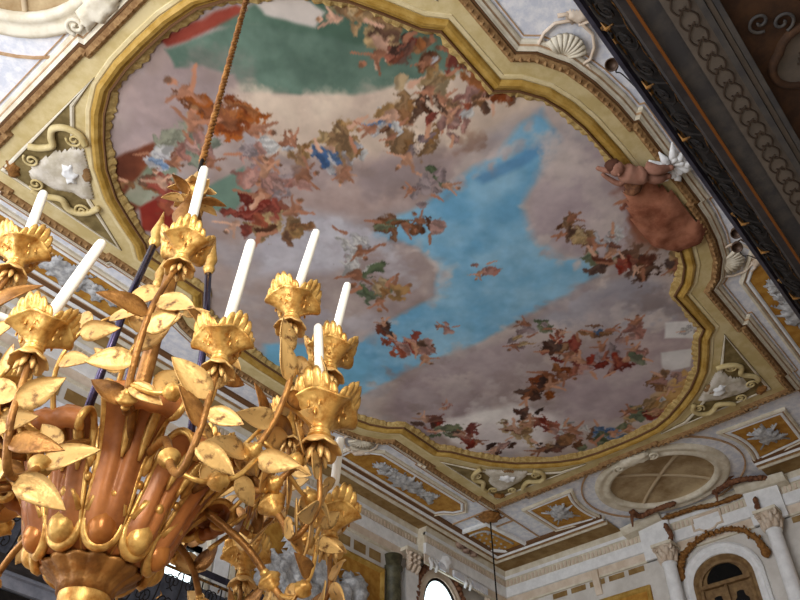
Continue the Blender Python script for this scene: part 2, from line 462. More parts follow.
# brown cloud at the right end, white masonry, straw drapery
lay([(612,196),(640,170),(678,192),(706,224),(700,240),(660,252),(636,240),(630,214)], (146,84,62), .1, .4, 1, (120,66,50))
def blob(cu, cv, ru, rv, ang, col, col2=None, fold=0, soft=.35, op=1.0):
    R_ = max(ru, rv)*1.5
    i0, i1 = np.searchsorted(us, [cu-R_, cu+R_]); j0, j1 = np.searchsorted(vsg, [cv-R_, cv+R_])
    if i1-i0 < 2 or j1-j0 < 2: return
    x = U[i0:i1, j0:j1]-cu+wu[i0:i1, j0:j1]*R_*.4+(n3[i0:i1, j0:j1]-.5)*R_*.8+n5[i0:i1, j0:j1]*R_*.55
    y = V[i0:i1, j0:j1]-cv+wv[i0:i1, j0:j1]*R_*.4+(n4[i0:i1, j0:j1]-.5)*R_*.8+n6[i0:i1, j0:j1]*R_*.55
    ca, sa = math.cos(ang), math.sin(ang)
    a = (x*ca+y*sa)/ru; b = (-x*sa+y*ca)/rv
    d = 1-np.sqrt(a*a+b*b)
    al = np.clip(d/soft+.4, 0, 1)*op
    c = np.zeros(x.shape+(3,)); c[:] = col
    if col2 is not None:
        t = np.clip(.5+.35*np.sin(b*3.2*fold+a*1.5+9*(n2[i0:i1, j0:j1]-.5)*fold)+1.6*(n3[i0:i1, j0:j1]-.5), 0, 1) if fold else np.clip(.5+b*.6, 0, 1)
        c = mixc(c, np.array(col2, float), t)
    img[i0:i1, j0:j1] = img[i0:i1, j0:j1]*(1-al[..., None])+c*al[..., None]
def limb(cu, cv, ang, L, w_, col):
    for k in range(4): blob(cu+math.cos(ang)*L*(k+.5)/4, cv+math.sin(ang)*L*(k+.5)/4, L*.2, w_*(1-.12*k), ang, col, soft=.5)
FL = [(188,140,112), (170,118,92), (198,156,132), (150,102,78)]
def puffs(path, size, n_, seed, cols):
    r_ = random.Random(seed)
    P_ = smooth_path([Vector((x_, y_, 0)) for x_, y_ in path], 8)
    for k in range(n_):
        q = r_.choice(P_); p = at_z(q.x+r_.gauss(0, size*.45), q.y+r_.gauss(0, size*.3))
        ru = size*r_.uniform(.35, .9)/52; c = r_.choice(cols)
        blob(p.x-OX, p.y-OY, ru, ru*r_.uniform(.45,.8), r_.uniform(0, PI), c, None, 0, .9, r_.uniform(.25,.6))
CL = [(190,176,172),(172,158,158),(204,190,182),(160,146,148)]
CD = [(142,126,124),(152,136,136),(130,114,110)]
puffs([(250,270),(330,230),(372,240),(400,280),(340,330),(300,300)], 22, 40, 1, [(196,194,200),(180,178,186),(168,160,166)])
puffs([(380,240),(440,262),(436,296),(392,320),(344,352)], 10, 34, 2, CL)
puffs([(345,404),(400,372),(470,348),(520,320),(566,298),(610,272)], 11, 50, 3, CL+CD)
puffs([(452,186),(500,156),(540,112)], 8, 34, 4, CL)
puffs([(530,205),(540,240),(564,258),(606,270)], 8, 30, 5, CL)
puffs([(115,190),(130,130),(170,90),(220,90)], 26, 50, 6, CD+[(170,148,144)])
puffs([(240,100),(330,105),(430,88),(520,72)], 18, 50, 7, [(212,194,174),(196,176,158),(184,162,148)])
puffs([(420,400),(520,380),(600,320),(680,300)], 30, 60, 8, CD+CL)
puffs([(520,400),(600,400),(660,360)], 24, 40, 9, CD+CL)
puffs([(450,420),(500,400),(560,420)], 18, 30, 10, [(206,198,196),(180,168,168)])
puffs([(560,150),(610,190),(600,230)], 24, 40, 11, CL)
puffs([(280,160),(380,180),(440,170)], 22, 40, 12, CD)
lay([(108,205),(112,160),(150,142),(182,146),(160,170),(142,205),(128,214)], (84,44,30), .06, .2, 1, (120,66,44))
lay([(122,196),(146,166),(178,158),(172,190),(150,210)], (150,150,132), .05, .2, .9, (110,126,106))
lay([(206,184),(242,166),(250,190),(226,216),(206,205)], (100,122,108), .06, .2)
lay([(140,206),(176,190),(190,208),(170,236),(144,230)], (118,38,30), .05, .2, 1, (146,60,44))
lay([(664,322),(700,320),(696,338),(664,338)], (214,210,208), .04, .08)
lay([(660,352),(694,348),(690,366),(662,372)], (210,206,204), .04, .08)
lay([(650,394),(684,368),(694,378),(668,410),(652,410)], (196,158,102), .04, .15, 1, (150,112,66))
lay([(438,424),(474,410),(520,404),(560,418),(540,446),(490,452),(452,440)], (228,222,218), .2, .3, .95, (204,194,194))
lay([(590,372),(640,362),(672,372),(640,408),(560,422),(556,400)], (166,150,154), .3, .4, .8, (186,172,172))
def figure(px, py, size, cloth, seed, flesh=None):
    r_ = random.Random(seed)
    p = at_z(px, py); cu, cv = p.x-OX, p.y-OY
    k = size/60.0*(p-Vector((0,0,EYE))).length/14.0
    fl = flesh or r_.choice(FL)
    a0 = r_.uniform(0, 2*PI)
    for q in range(6):
        c = r_.choice(cloth); c = tuple(v*.82+156*.18 for v in c) if q % 2 else c; dk = tuple(v*.66 for v in c)
        sz = 1 if q < 2 else .62
        blob(cu+r_.uniform(-.42,.42)*k, cv+r_.uniform(-.42,.42)*k, r_.uniform(.32,.52)*k*sz, r_.uniform(.14,.26)*k*sz, a0+r_.uniform(-.9,.9), c, dk, fold=r_.uniform(.8,1.4), soft=.22)
    tx, ty = cu+math.cos(a0)*.45*k, cv+math.sin(a0)*.45*k
    blob(tx, ty, .24*k, .14*k, a0+r_.uniform(-.4,.4), fl, tuple(v*.72 for v in fl), soft=.3)
    limb(tx, ty, a0+r_.uniform(.5,1.3), .5*k, .055*k, fl)
    limb(tx, ty, a0-r_.uniform(.5,1.3), .45*k, .055*k, tuple(v*.85 for v in fl))
    limb(cu-math.cos(a0)*.3*k, cv-math.sin(a0)*.3*k, a0+PI+r_.uniform(-.7,.7), .5*k, .07*k, fl)
    hx_, hy_ = cu+math.cos(a0)*.78*k, cv+math.sin(a0)*.78*k
    blob(hx_, hy_, .085*k, .075*k, a0, fl, soft=.3)
    blob(hx_+math.cos(a0)*.05*k, hy_+math.sin(a0)*.05*k, .06*k, .07*k, a0, r_.choice([(106,74,54),(130,94,62),(90,66,52)]), soft=.5, op=.8)
OR = [(158,86,36),(132,66,30)]; GG = [(126,132,112),(150,150,130)]; RD = [(146,56,40),(120,46,36),(158,84,60)]; WH = [(206,202,198),(188,184,186)]
TN = [(170,132,86),(146,106,66),(186,156,112)]; BR = [(124,80,52),(96,60,40),(146,104,70)]; BL = [(74,104,148),(118,140,170)]; PK = [(186,140,128),(166,116,104)]
PU = [(142,120,120),(160,140,140)]; GN = [(92,104,76),(120,124,96)]; DK = [(84,54,42),(110,62,46),(72,48,40)]
FIGS = [(218,106,62,OR),(236,122,46,OR),(186,142,52,GG),(158,156,30,WH+BL),(140,182,40,BR),(168,196,40,RD),(200,150,34,PK),(262,216,56,RD+TN),(282,222,44,TN+BR),(244,214,40,RD),
 (272,148,34,WH),(252,156,36,PU+PK),(284,178,44,PK+PU),(262,184,40,PK),(300,150,30,TN),(342,138,50,TN),(330,160,38,BL+WH),(352,160,36,WH+TN),(386,122,36,WH+BL),(402,98,50,BR+TN),(396,130,25,BR+WH),
 (418,146,42,PU+TN),(444,112,34,RD+BR),(468,104,33,BR+WH+PK),(490,96,30,BR),(440,82,34,TN),(452,128,30,PK),(436,182,30,GN+PU),(424,192,28,PU),
 (372,28,50,BR+TN),(392,48,44,RD+DK),(352,20,40,TN),(430,50,30,BR+WH+OR),(476,46,45,RD+DK),(500,70,44,DK+OR),(460,30,34,OR+BR+WH),
 (426,228,30,PK+BR),(484,268,22,PK),(448,326,16,PK),(404,340,38,PK+RD),(420,350,30,BR+PK),(386,330,24,PU+DK),(362,262,46,WH+PU),(374,286,44,GN+PU),(352,240,36,WH),(392,224,34,BR+GN),(384,292,34,GN+TN),
 (580,236,40,TN+BR),(566,226,26,BR),(612,240,30,WH),(606,256,34,GN+DK),(624,262,34,DK+BR),(648,258,40,BR+DK),(676,254,36,DK+TN),(642,196,34,DK+RD),(628,262,26,RD),
 (536,326,27,GN+PU),(522,340,24,PU+TN),(556,352,30,DK+RD),(574,346,27,RD+BR),(586,366,32,RD+PK),(604,354,27,RD+PU),(620,366,28,RD+PK),(552,374,32,OR+DK),(538,392,35,OR+DK),(528,410,27,DK),(630,330,27,PK),(600,330,24,BR+BL),(640,354,24,GN+PK),
 (430,424,28,RD+DK),(448,432,28,DK+GN),(470,436,24,RD+PK),(500,444,24,DK+PK),(524,434,35,DK+TN),(540,428,32,RD+TN),(552,444,32,TN+DK),(566,430,28,PK+WH),(584,436,33,WH+BR),(604,428,27,BL),(612,436,27,BL+GN),(596,446,30,GN),(628,420,27,GN+TN),(644,410,28,RD+TN),(656,404,24,TN+WH),(664,380,28,BR+PK),
 (446,404,12,PK),(560,336,16,RD),(690,330,16,WH)]
for k_, fg in enumerate(FIGS): figure(fg[0], fg[1], fg[2], fg[3], 100+k_)
for px_, py_, s_ in ((345,168,20),(300,168,22),(470,140,20),(650,230,50)):
    p = at_z(px_, py_); blob(p.x-OX, p.y-OY, .4*s_/30, .2*s_/30, 1.0, (126,92,74), soft=.6, op=.5)
img *= (.97+.16*n3)[..., None]
# keep the cells inside the frame
gp = np.array(offset_path(G, -.05))
keep = sdist(gp, U, V) > 0
idx = -np.ones(U.shape, int); idx[keep] = np.arange(keep.sum())
cell = keep[:-1,:-1] & keep[1:,:-1] & keep[:-1,1:] & keep[1:,1:]
ci, cj = np.nonzero(cell)
faces = np.stack([idx[ci,cj], idx[ci,cj+1], idx[ci+1,cj+1], idx[ci+1,cj]], 1)
vv = np.stack([OX+U[keep], OY+V[keep], np.full(keep.sum(), CZ-.015)], 1)
me = D.meshes.new('ceiling_painting')
me.vertices.add(len(vv)); me.vertices.foreach_set('co', vv.ravel())
me.loops.add(faces.size); me.loops.foreach_set('vertex_index', faces.ravel())
me.polygons.add(len(faces)); me.polygons.foreach_set('loop_start', np.arange(0, faces.size, 4))
me.update(calc_edges=True); me.validate()
c = np.clip(img[keep], 0, 255)/255; lin = np.where(c <= .04045, c/12.92, ((c+.055)/1.055)**2.4)
at_ = me.color_attributes.new('pigment', 'FLOAT_COLOR', 'POINT')
at_.data.foreach_set('color', np.concatenate([lin, np.ones((len(lin),1))], 1).astype(np.float32).ravel())
mp = D.materials.new('fresco_pigment'); mp.use_nodes = True
b_ = mp.node_tree.nodes['Principled BSDF']; b_.inputs['Roughness'].default_value = .85; b_.inputs['Specular IOR Level'].default_value = .15
an = mp.node_tree.nodes.new('ShaderNodeVertexColor'); an.layer_name = 'pigment'
mp.node_tree.links.new(an.outputs['Color'], b_.inputs['Base Color'])
me.materials.append(mp)
fo = D.objects.new('ceiling_painting', me); COL.objects.link(fo)
tag(fo, 'huge ceiling painting of blue sky, mauve clouds and draped figures in the curved frame', 'painting')

# ---- helpers for relief on the ceiling
def lumpy(mb, poly, q0, q1, fr=fc, seed=0, cell_=.05, amp=.05):
    """a modelled relief: domed, rumpled plate over a 2-D outline"""
    r_ = random.Random(seed)
    P = np.array(poly); x0, y0 = P.min(0); x1, y1 = P.max(0)
    xs = np.arange(x0-cell_, x1+cell_*1.01, cell_); ys = np.arange(y0-cell_, y1+cell_*1.01, cell_)
    X, Y = np.meshgrid(xs, ys, indexing='ij')
    d = sdist(P, X, Y)
    H = q0+(q1-q0)*np.clip(d/(cell_*2.2), 0, 1)**.6 + amp*(fbm(X/cell_*.35+seed, Y/cell_*.35, 5+seed, 3)-.4)*np.clip(d/cell_, 0, 1)
    ok = d > -cell_*.5
    idn = {}
    vs_ = []; fs_ = []
    for i in range(len(xs)):
        for j in range(len(ys)):
            if ok[i, j]: idn[i, j] = len(vs_); vs_.append(fr(xs[i], ys[j], float(H[i, j])))
    for i in range(len(xs)-1):
        for j in range(len(ys)-1):
            q = [(i,j),(i+1,j),(i+1,j+1),(i,j+1)]
            if all(t in idn for t in q): fs_.append(tuple(idn[t] for t in q))
    return mb.add(vs_, fs_)
def star(cx, cy, rx, ry, n, seed, ang=0, spike=.35):
    r_ = random.Random(seed); out = []
    for i in range(n):
        k = 1+spike*(r_.uniform(-1, 1)*.6 + (.5 if i % 2 else -.5))
        a = 2*PI*i/n; x, y = rx*k*math.cos(a), ry*k*math.sin(a)
        out.append((cx+x*math.cos(ang)-y*math.sin(ang), cy+x*math.sin(ang)+y*math.cos(ang)))
    return out
def tube2(mb, pts2, q, rad, fr=fc, sides=6, closed=False):
    return mb.tube([fr(p[0], p[1], q) for p in pts2], rad, sides, closed)

# ---- corner spandrels: olive field, white cartouche with scrolls and mask
CORN = {(1,1): ('corner above the round arched window and hanging rod', 'by the far left corner of the ceiling'),
        (1,-1): ('corner at the right edge of the picture', 'beside the white masonry of the painting'),
        (-1,1): ('corner at the left edge, above two leaning candles', 'left of the great curved frame'),
        (-1,-1): ('corner at the top, left of the dark gallery rail', 'partly cut off by the top of the picture')}
def spandrel(sx, sy):
    e = empty('corner_spandrel', fc(sx*6.0, sy*2.9, 0.1), 'olive spandrel with scrolled cartouche, ' + CORN[(sx, sy)][0], 'spandrel')
    def M2(p): return [(sx*a, sy*b) for a, b in p]
    gl = offset_path(GQ, .22, False)
    gl = [p for p in gl if .95 < p[1] < 3.02 and 4.3 < p[0] < 6.42]
    ol = M2([(6.46,.92)] + gl + [(4.25,3.36),(6.46,3.36)])
    if sx*sy < 0: ol = ol[::-1]
    MB().slab([ol], .115, .09, fc).build('olive_field', M_OLIVE, e)
    ribbon(MB(), ol, [(.07,.10),(.06,.135),(.03,.135),(0,.11)], fr=fc).build('border', M_CREAM, e)
    car = M2([(6.16,2.7),(6.12,2.42),(6.0,2.2),(5.86,2.06),(5.78,2.14),(5.62,2.3),(5.40,2.54),(5.18,2.76),(5.3,2.88),(5.5,2.9),(5.7,3.06),(5.93,3.08),(6.06,3.16),(6.16,3.04),(6.2,2.9)])
    o = lumpy(MB(), car, .11, .17, seed=3, cell_=.04, amp=.05).build('cartouche', M_CARTO, e, True)
    mb = MB()
    tube2(mb, [p for p in smooth_path([Vector((*q, 0)) for q in M2([(5.88,1.95),(6.05,1.86),(6.25,1.9),(6.36,2.05),(6.3,2.2),(6.2,2.32),(6.3,2.5),(6.42,2.6)])], 5)], .16, .055)
    tube2(mb, [p for p in smooth_path([Vector((*q, 0)) for q in M2([(5.06,2.82),(5.1,3.0),(5.2,3.14),(5.35,3.2),(5.5,3.12),(5.6,3.14),(5.78,3.28),(5.95,3.3)])], 5)], .16, .055)
    for c_, st in (((6.05,1.98),.5),((5.22,3.06),3.6),((6.26,2.78),0),((5.97,3.13),1.2)):
        tube2(mb, M2(spiral(c_, .12, 1.6, st)), .17, .02)
    mb.build('scroll', M_FASCIA, e, True)
    lumpy(MB(), M2(star(5.66, 2.5, .26, .2, 16, 4, -.8, .12)), .12, .16, seed=5, cell_=.03, amp=.02).build('halo', M_BROWN, e, True)
    lumpy(MB(), M2(star(5.74, 2.58, .19, .13, 12, 6, -.8, .3)), .15, .23, seed=6, cell_=.025, amp=.05).build('mask', M_WHITE, e, True)
    lumpy(MB(), M2(star(6.34, 3.2, .16, .12, 14, 8, -.8, .3)), .11, .18, seed=7, cell_=.03, amp=.04).build('rosette', M_GARL, e, True)
for sx in (1,-1):
    for sy in (1,-1): spandrel(sx, sy)

# ---- long ochre trophy panels along the sides
SIDE = {(1,1): 'long ochre panel with grey trophy above the left wall cornice, beside the hanging rod',
        (-1,1): 'long ochre panel with grey trophy behind the leaning candle at far left',
        (1,-1): 'long ochre panel with grey trophy partly hidden behind the dark gallery railing'}
def frame_rings(e, loop):
    ribbon(MB(), loop, [(.07,.0),(.065,.05),(.03,.06),(0,.04)], fr=fc).build('frame', M_WHITE, e)
    ribbon(MB(), loop, [(.07,.03),(.08,.05),(.095,.05),(.095,.0)], fr=fc).build('frame_line', M_TAN, e)
    ribbon(MB(), loop, [(.095,.04),(.125,.07),(.165,.05),(.165,.0)], fr=fc).build('outer_frame', M_CREAM, e)
def ccw(L):
    a = sum(L[i][0]*L[(i+1) % len(L)][1]-L[(i+1) % len(L)][0]*L[i][1] for i in range(len(L)))
    return L if a > 0 else L[::-1]
for (sx, sy), lab in SIDE.items():
    e = empty('trophy_panel', fc(sx*4.6, sy*4.6, 0), lab, 'panel')
    L = ccw([(sx*a, sy*b) for a, b in [(2.78,4.95),(2.78,4.66),(3.3,4.28),(6.18,4.24),(6.42,4.42),(6.36,4.62),(6.18,4.76),(6.1,4.95)]])
    MB().slab([L], .03, 0, fc).build('ochre_ground', M_OCHRE, e)
    frame_rings(e, L)
    mb = MB()
    lumpy(mb, [(sx*a, sy*b) for a, b in star(4.55, 4.6, .62, .29, 26, 12, .05, .35)], .03, .11, seed=12, cell_=.04, amp=.06)
    for q in (-1, 1):
        for k in range(4):
            c0 = (4.55+q*(.45+.16*k), 4.6+.05*math.sin(k*2+q))
            lumpy(mb, [(sx*a, sy*b) for a, b in star(c0[0], c0[1], .24, .13+.02*(k % 2), 14, 20+k, q*.5*(1 if k % 2 else -1), .5)], .03, .09, seed=20+k, cell_=.03, amp=.05)
    tube2(mb, [(sx*3.7, sy*4.45), (sx*5.6, sy*4.76)], .07, .018)
    mb.build('trophy', M_GRIS, e, True)
# ---- ochre panels flanking the medallions on the short sides
for sy, lab in ((1, 'small ochre panel with grey trophy left of the brown dome, nearer the hanging rod'), (-1, 'small ochre panel with grey trophy right of the brown dome, near the right edge')):
    e = empty('trophy_panel', fc(8.1, sy*2.6, 0), lab, 'panel')
    arc = [(OVX+2.2*math.cos(a), 2.2*math.sin(a)) for a in np.linspace(math.radians(112), math.radians(76), 9)]
    L = ccw([(a, sy*b) for a, b in [(7.55,3.12)] + arc + [(8.72,3.08)]])
    MB().slab([L], .03, 0, fc).build('ochre_ground', M_OCHRE, e)
    frame_rings(e, L)
    mb = MB()
    lumpy(mb, [(a, sy*b) for a, b in star(8.12, 2.62, .44, .30, 22, 31, .3, .4)], .03, .11, seed=31, cell_=.035, amp=.06)
    tube2(mb, [(7.75, sy*2.3), (8.5, sy*2.95)], .08, .02); tube2(mb, [(8.5, sy*2.3), (7.75, sy*2.95)], .08, .02)
    mb.build('trophy', M_GRIS, e, True)
# ---- medallion domes on the short sides
for sx, lab in ((1, 'round brown dome with pale crossing ribs at the far end of the ceiling'), (-1, 'brown dome with white ring cut off by the upper left corner of the picture')):
    e = empty('medallion_dome', fc(sx*OVX, 0, 0), lab, 'dome')
    mb = MB(); vs = []; fs = []; NR = 10; NS = 48
    for i in range(NR+1):
        ph = i/NR*PI/2
        for k in range(NS):
            a = 2*PI*k/NS
            vs.append(fc(sx*OVX+OVA*math.cos(ph)*math.cos(a), OVB*math.cos(ph)*math.sin(a), -.12*math.sin(ph)))
    for i in range(NR):
        for k in range(NS): fs.append((i*NS+k, i*NS+(k+1) % NS, (i+1)*NS+(k+1) % NS, (i+1)*NS+k))
    mb.add(vs, fs).build('dome', M_DOME, e, True)
    mb = MB()
    for a0 in (PI/4, -PI/4):
        pts = []
        for i in range(25):
            ph = PI*i/24
            pts.append(fc(sx*OVX+OVA*math.cos(ph)*math.cos(a0), OVB*math.cos(ph)*math.sin(a0), -.11*math.sin(ph)))
        mb.tube(pts, .042, 6)
    mb.build('rib', M_RIB, e, True)
    mb = MB()
    el = circ(sx*OVX, 0, OVA, OVB)
    ribbon(mb, el, [(-.01,.0),(0,.08),(.08,.11),(.12,.07),(.2,.06),(.26,.10),(.33,.07),(.35,.0)], fr=fc).build('ring', M_CREAM, e, True)
    ribbon(MB(), circ(sx*OVX, 0, OVA+.60, OVB+.66), [(.0,.0),(.0,.04),(.03,.04),(.03,0)], fr=fc).build('outer_line', M_TAN, e)
    mb = MB()
    lumpy(mb, star(sx*(OVX-OVA-.25), 0, .2, .42, 18, 41, 0, .3), .08, .2, seed=41, cell_=.035, amp=.06)
    for q in (-1, 1): tube2(mb, spiral((sx*(OVX-OVA-.2), q*.42), .13, 1.5, 1, q), .16, .03)
    mb.build('shell_crest', M_CREAM, e, True)

# ---- shell cartouches on the shoulders of the bowed sides
for sx, sy, lab in ((1,1,'pale shell ornament on white band at the end of the left ochre panel'),(1,-1,'pale shell ornament on the white band beside the gallery spotlights'),(-1,-1,'large scallop shell ornament on the white band at top right, beside the gallery')):
    e = empty('shell_ornament', fc(sx*2.62, sy*4.28, .03), lab, 'ornament')
    def T(p): return [(sx*(2.62+a*.76+b*.55), sy*(4.26+b*.72-a*.5)) for a, b in p]
    mb = MB()
    fan_ = []
    for k in range(9):
        a = -1.1+2.2*k/8; fan_.append((.34*math.sin(a), -.16+.36*math.cos(a)))
    for k, (x_, y_) in enumerate(fan_):
        mb.tube([fc(*T([(0,-.2)])[0], .05), fc(*T([(x_*.6, -.2+(y_+.2)*.6)])[0], .09), fc(*T([(x_, y_)])[0], .07)], [.012,.035,.042], 6)
    mb.build('shell', M_CREAM, e, True)
    mb = MB()
    for q in (-1, 1):
        tube2(mb, T([(q*.12,-.28),(q*.3,-.26),(q*.42,-.1),(q*.4,.1),(q*.3,.28),(q*.14,.36),(0,.42)]), .05, .025)
        tube2(mb, T(spiral((q*.4,-.3), .1, 1.5, PI/2, -q)), .05, .02)
        tube2(mb, T([(q*.04,.36),(q*.18,.46),(q*.3,.40)]), .05, .03)
    lumpy(mb, T(star(0, .46, .2, .1, 10, 5, 0, .3)), .02, .1, seed=51, cell_=.03, amp=.03)
    mb.build('scroll', M_ROSEP, e, True)

# ---- corner squares, the fan lattice panel and cross bands
for sx in (1,):
    L = [(6.94,3.78),(7.70,3.78),(7.70,4.36),(6.94,4.36)]
    trim(ribbon(MB(), L, [(0,0),(0,.03),(.035,.03),(.035,0)], fr=fc), M_TAN)
    e = empty('fan_lattice_panel', fc(8.2, 4.75, 0), 'ochre quarter panel with pale lattice in the ceiling corner behind the hanging rod', 'panel')
    L = [(7.42,5.26),(7.48,4.42),(8.98,4.28),(9.0,4.5),(8.86,4.82),(8.5,5.1),(8.1,5.24)]
    L = ccw(L)
    MB().slab([L], .03, 0, fc).build('ochre_ground', M_OCHRE, e)
    ribbon(MB(), L, [(.14,.0),(.13,.06),(.05,.08),(0,.04)], fr=fc).build('frame', M_WHITE, e)
    mb = MB()
    tube2(mb, smooth_path([Vector((7.62,5.06,0)),Vector((7.66,4.62,0)),Vector((8.1,4.5,0)),Vector((8.7,4.44,0))], 5), .04, .03)
    for k in range(5):
        for q in range(3):
            lumpy(mb, star(7.86+.22*k-.05*q, 4.64+.16*q+.02*k, .06, .035, 10, k*5+q, .4, .1), .03, .05, seed=60+k, cell_=.02, amp=.01)
    mb.build('lattice', M_GRIS, e, True)
# cross bands between the panels
for sx in (1,-1):
    for a in (6.9, 7.42): trim(MB().box(OX+sx*a-.015, OX+sx*a+.015, OY+3.75, OY+5.04, CZ-.03, CZ), M_TAN)
for sy in (1,-1):
    trim(MB().box(OX+7.0, OX+8.88, OY+sy*3.74-.015, OY+sy*3.74+.015, CZ-.03, CZ), M_TAN)
    trim(MB().box(OX+7.0, OX+8.88, OY+sy*4.3-.015, OY+sy*4.3+.015, CZ-.03, CZ), M_TAN)
for sx in (-1,):
    e = empty('trophy_panel', fc(-8.1, 2.6, 0), 'cream framed panel on white band at the left edge, left of the frame', 'panel')
    L = ccw([(-7.55,3.12),(-7.55,2.1),(-8.1,2.2),(-8.6,2.25),(-8.72,3.08)])
    MB().slab([L], .03, 0, fc).build('panel_ground', M_CREAM, e)
    ribbon(MB(), L, [(.05,.0),(.05,.05),(0,.05),(0,.03)], fr=fc).build('frame', M_TAN, e)

# ---- modelled cloud and cherub spilling over the frame on the right
e = empty('overlapping_cloud', at_z(664, 205, CZ-.2), 'russet modelled cloud spilling over the frame on the right, under a reclining cherub', 'relief')
cl = plan([(622,186),(646,172),(668,184),(690,208),(704,222),(700,236),(676,246),(650,240),(634,222),(626,205)])
lumpy(MB(), [tuple(p) for p in cl], .15, .24, seed=71, cell_=.06, amp=.09).build('cloud', mat('russet_cloud', (126,72,50), .85, 0, (170,112,86), 2.2, .2, 6), e, True)
cp = [plan([q])[0] for q in ((612,153),(621,158),(632,160),(641,158),(662,161))]
ch = empty('cherub_relief', at_z(640, 160, CZ-.3), 'reclining pink cherub modelled over the frame, beside the gallery railing', 'cherub')
mb = MB()
def c3(i, q): return fc(cp[i][0], cp[i][1], q)
mb.tube(smooth_path([c3(0,.36),c3(1,.36),c3(2,.38),c3(3,.36)],4), [.06,.07,.09,.12,.15,.15,.14,.135,.14,.145,.145,.13,.09], 12)
mb.ball(c3(0,.38), .125, .115, .12, 14, 10)
mb.ball(Vector(c3(0,.50))+Vector((.02,.0,0)), .025, .022, .03, 8, 6)
for q in (-1, 1):
    a = Vector(c3(3,.3)); b2 = Vector(c3(4,.3))
    kn = (a+b2)/2+Vector((.07*q,.05*q,-.07)); ft = b2+Vector((.06*q,.05*q,.02))
    mb.tube(smooth_path([a+Vector((.04*q,.03*q,0)), kn, ft, ft+Vector((.03,-.08,-.02))],3), [.10,.098,.09,.08,.075,.07,.055,.05,.045,.03], 10)
    s0 = Vector(c3(1,.32))
    mb.tube(smooth_path([s0+Vector((.05*q,.0,0)), s0+Vector((.16*q-.05,.16,-.06)), s0+Vector((.10*q-.20,.26,-.02)), s0+Vector((.08*q-.26,.28,0))],3), [.062,.058,.054,.05,.045,.042,.038,.036,.034,.028], 8)
mb.build('body', mat('painted_flesh', (160,116,98), .85, 0, (142,98,80), 8), ch, True)
MB().ball(Vector(c3(0,.35))+Vector((-.05,.03,0)), .12, .12, .11, 12, 8, None, .08).build('hair', mat('dark_hair', (84,50,36), .8), ch, True)
lumpy(MB(), [tuple(p) for p in plan([(622,172),(640,166),(640,178),(630,186),(620,184)])], .2, .36, seed=73, cell_=.04, amp=.08).build('drapery', M_RUST, ch, True)
tuft = MB()
tc = plan([(668,158)])[0]
for k in range(16):
    a = 2*PI*k/16+random.uniform(-.15,.15); L = random.uniform(.22,.42)
    tuft.tube([fc(tc[0], tc[1], .16), fc(tc[0]+math.cos(a)*L*.6, tc[1]+math.sin(a)*L*.6, .24), fc(tc[0]+math.cos(a)*L, tc[1]+math.sin(a)*L, .15)], [.03,.06,.012], 6)
tag(tuft.build('leaf_tuft', M_WHITE, None, True), 'white leafy stucco tuft at the feet of the cherub', 'ornament')

# ================================================================== WALLS
def fw(u, v, q): return (WX-q, u, EYE+v)          # far wall: u = Y, v = height above the eye
def fl(u, v, q): return (u, WY-q, EYE+v)          # left wall: u = X
DY = 6.0                                           # door axis
# far wall with door opening
dl = [(DY+.72, -1.6)] + [(DY+.72*math.cos(a), 8.05+.62*math.sin(a)) for a in np.linspace(0, PI, 19)] + [(DY-.72, -1.6)]
mb = MB().slab([[(-1.8,-1.6),(WY+.4,-1.6),(WY+.4,10.0),(-1.8,10.0)], dl], 0, -.25, fw)
struct(mb.build('wall_far', M_WALL))
# left wall with the round window, the arched bright window
W1 = [(15.75+.72*math.cos(a), 8.12+.86*math.sin(a)) for a in np.linspace(0, 2*PI, 32, endpoint=False)]
W2 = [(7.45,5.7),(8.52,5.7),(8.52,6.75)] + [(8.0+.52*math.cos(a), 6.75+.34*math.sin(a)) for a in np.linspace(0.2, PI-.2, 9)] + [(7.45,6.75)]
mb = MB().slab([[(-3.2,-1.6),(WX,-1.6),(WX,10.0),(-3.2,10.0)], W1, W2], 0, -.35, fl)
struct(mb.build('wall_left', M_WALL))
struct(MB().box(-3.2, WX, -2.0, -1.75, 0, CZ).build('wall_right', M_WALL))
def window(n, loop, mull):
    q = struct(MB().slab([loop], -.22, -.20 if n else -.2, fl).build('window_%d' % n, M_SKY))
    return q
w1 = struct(ribbon(MB(), ccw(W1), [(.0,0),(-.0,.05),(-.07,.05),(-.07,.012)], fr=fl).build('window_1', M_IRON))
MB().slab([W1], .004, .012, fl).build('pane', M_SKY, w1)
mb = MB(); mb.box(7.43, 7.50, WY-.02, WY+.2, EYE+5.7, EYE+6.9); mb.box(8.44, 8.54, WY-.02, WY+.2, EYE+5.7, EYE+6.9); mb.box(7.43, 8.54, WY+.0, WY+.2, EYE+6.98, EYE+7.12)
w2 = struct(mb.build('window_2', M_IRON))
MB().slab([W2], -.10, -.08, fl).build('pane', M_SKY, w2)

